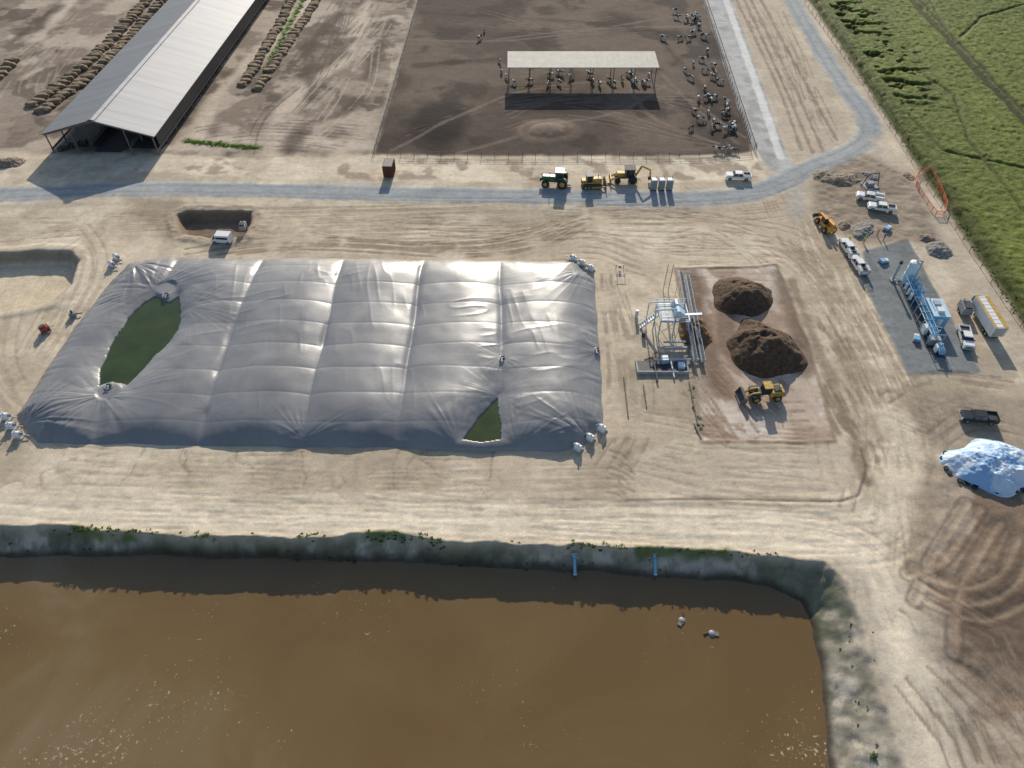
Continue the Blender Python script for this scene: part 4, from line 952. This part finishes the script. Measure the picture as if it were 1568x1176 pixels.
def cow(u,v,rot):
    ob=bpy.data.objects.new('cow',R.choice(CM)); S.collection.objects.link(ob); x,y=P(u,v); ob.location=(x,y,gz(x,y)); ob.rotation_euler=(0,0,rot); s=R.uniform(.78,.95); ob.scale=(s,s,s)
for k in range(24): cow(R.uniform(780,1005),R.uniform(112,134),R.random()*6.28)
for k in range(40):
    t=R.random(); v=18+t*205; e_=1070+(v/215)*72-8; cow(e_-R.uniform(2,60)*R.random()-2,v,R.random()*6.28)
for u,v in ((742,48),(735,60),(768,112),(776,120),(765,95),(1035,28),(1050,32),(1068,30),(1100,232),(1112,230),(1122,233),(1062,172),(1072,185),(1058,198),(1085,150),(1015,60)): cow(u,v,R.random()*6.28)
def person(u,v,rot,shirt):
    m_=mat('workwear_'+shirt,{'hivis':(.55,.65,.05),'orange':(.75,.25,.05),'blue':(.08,.12,.25)}[shirt],.8,0,5,.2)
    v_=[(0,0,.95),(0,0,1.2),(0,0,1.42),(0,0,1.53),(.02,0,1.66),(.01,0,1.76)]; r=[(.16,.12),(.16,.11),(.19,.11),.06,.10,.07]; e=[(0,1),(1,2),(2,3),(3,4),(4,5)]
    for sg in (-1,1):
        a=len(v_); v_+=[(0,sg*.21,1.42),(.02,sg*.26,1.13),(.14,sg*.24,.9),(.18,sg*.23,.82)]; r+=[.06,.05,.04,.04]; e+=[(2,a),(a,a+1),(a+1,a+2),(a+2,a+3)]
        a=len(v_); v_+=[(0,sg*.1,.88),(.06*sg+.03,sg*.11,.5),(.1*sg,sg*.11,.08),(.1*sg+.14,sg*.12,.04)]; r+=[.1,.07,.05,.045]; e+=[(0,a),(a,a+1),(a+1,a+2),(a+2,a+3)]
    me=skinned('construction_worker',v_,e,r,m_)
    me.materials.append(mat('trousers',(.05,.06,.09),.9)); me.materials.append(mat('skin',(.45,.28,.2),.6)); me.materials.append(white)
    for p in me.polygons:
        c=p.center; p.material_index=1 if c.z<.9 and abs(c.y)<.2 else (3 if c.z>1.68 else (2 if c.z>1.5 or (c.z<.95) else 0))
    ob=bpy.data.objects.new('construction_worker',me); S.collection.objects.link(ob); x,y=P(u,v); ob.location=(x,y,gz(x,y)); ob.rotation_euler=(0,0,rot)
person(1322,372,1,'hivis'); person(1343,360,3,'orange'); person(1298,372,4,'hivis'); person(1352,368,0,'blue')

# ---------------------------------------------------------------- light, sky, camera
EL=math.radians(23.5); AZ=math.radians(3)
W=bpy.data.worlds.new('World'); S.world=W; W.use_nodes=True; nt=W.node_tree
bg=nt.nodes['Background']; sky=nt.nodes.new('ShaderNodeTexSky'); sky.sky_type='NISHITA'; sky.sun_disc=False; sky.sun_elevation=EL; sky.sun_rotation=AZ
nt.links.new(sky.outputs[0],bg.inputs['Color']); bg.inputs['Strength'].default_value=.13
sl=bpy.data.lights.new('sun','SUN'); sl.energy=5.0; sl.angle=math.radians(.5); sl.color=(1,.92,.79)
so=bpy.data.objects.new('sun',sl); S.collection.objects.link(so)
dv=Vector((-math.sin(AZ)*math.cos(EL),-math.cos(AZ)*math.cos(EL),-math.sin(EL))); so.rotation_euler=dv.to_track_quat('-Z','Y').to_euler()
cam=bpy.data.cameras.new('camera'); cam.lens=F/1568*36; cam.sensor_width=36; cam.clip_end=8000; cam.clip_start=.5
co=bpy.data.objects.new('camera',cam); S.collection.objects.link(co); co.location=(0,0,H); co.rotation_euler=(math.pi/2-PIT,0,0)
S.camera=co
S.view_settings.view_transform='Standard'; S.view_settings.look='None'; S.view_settings.exposure=0
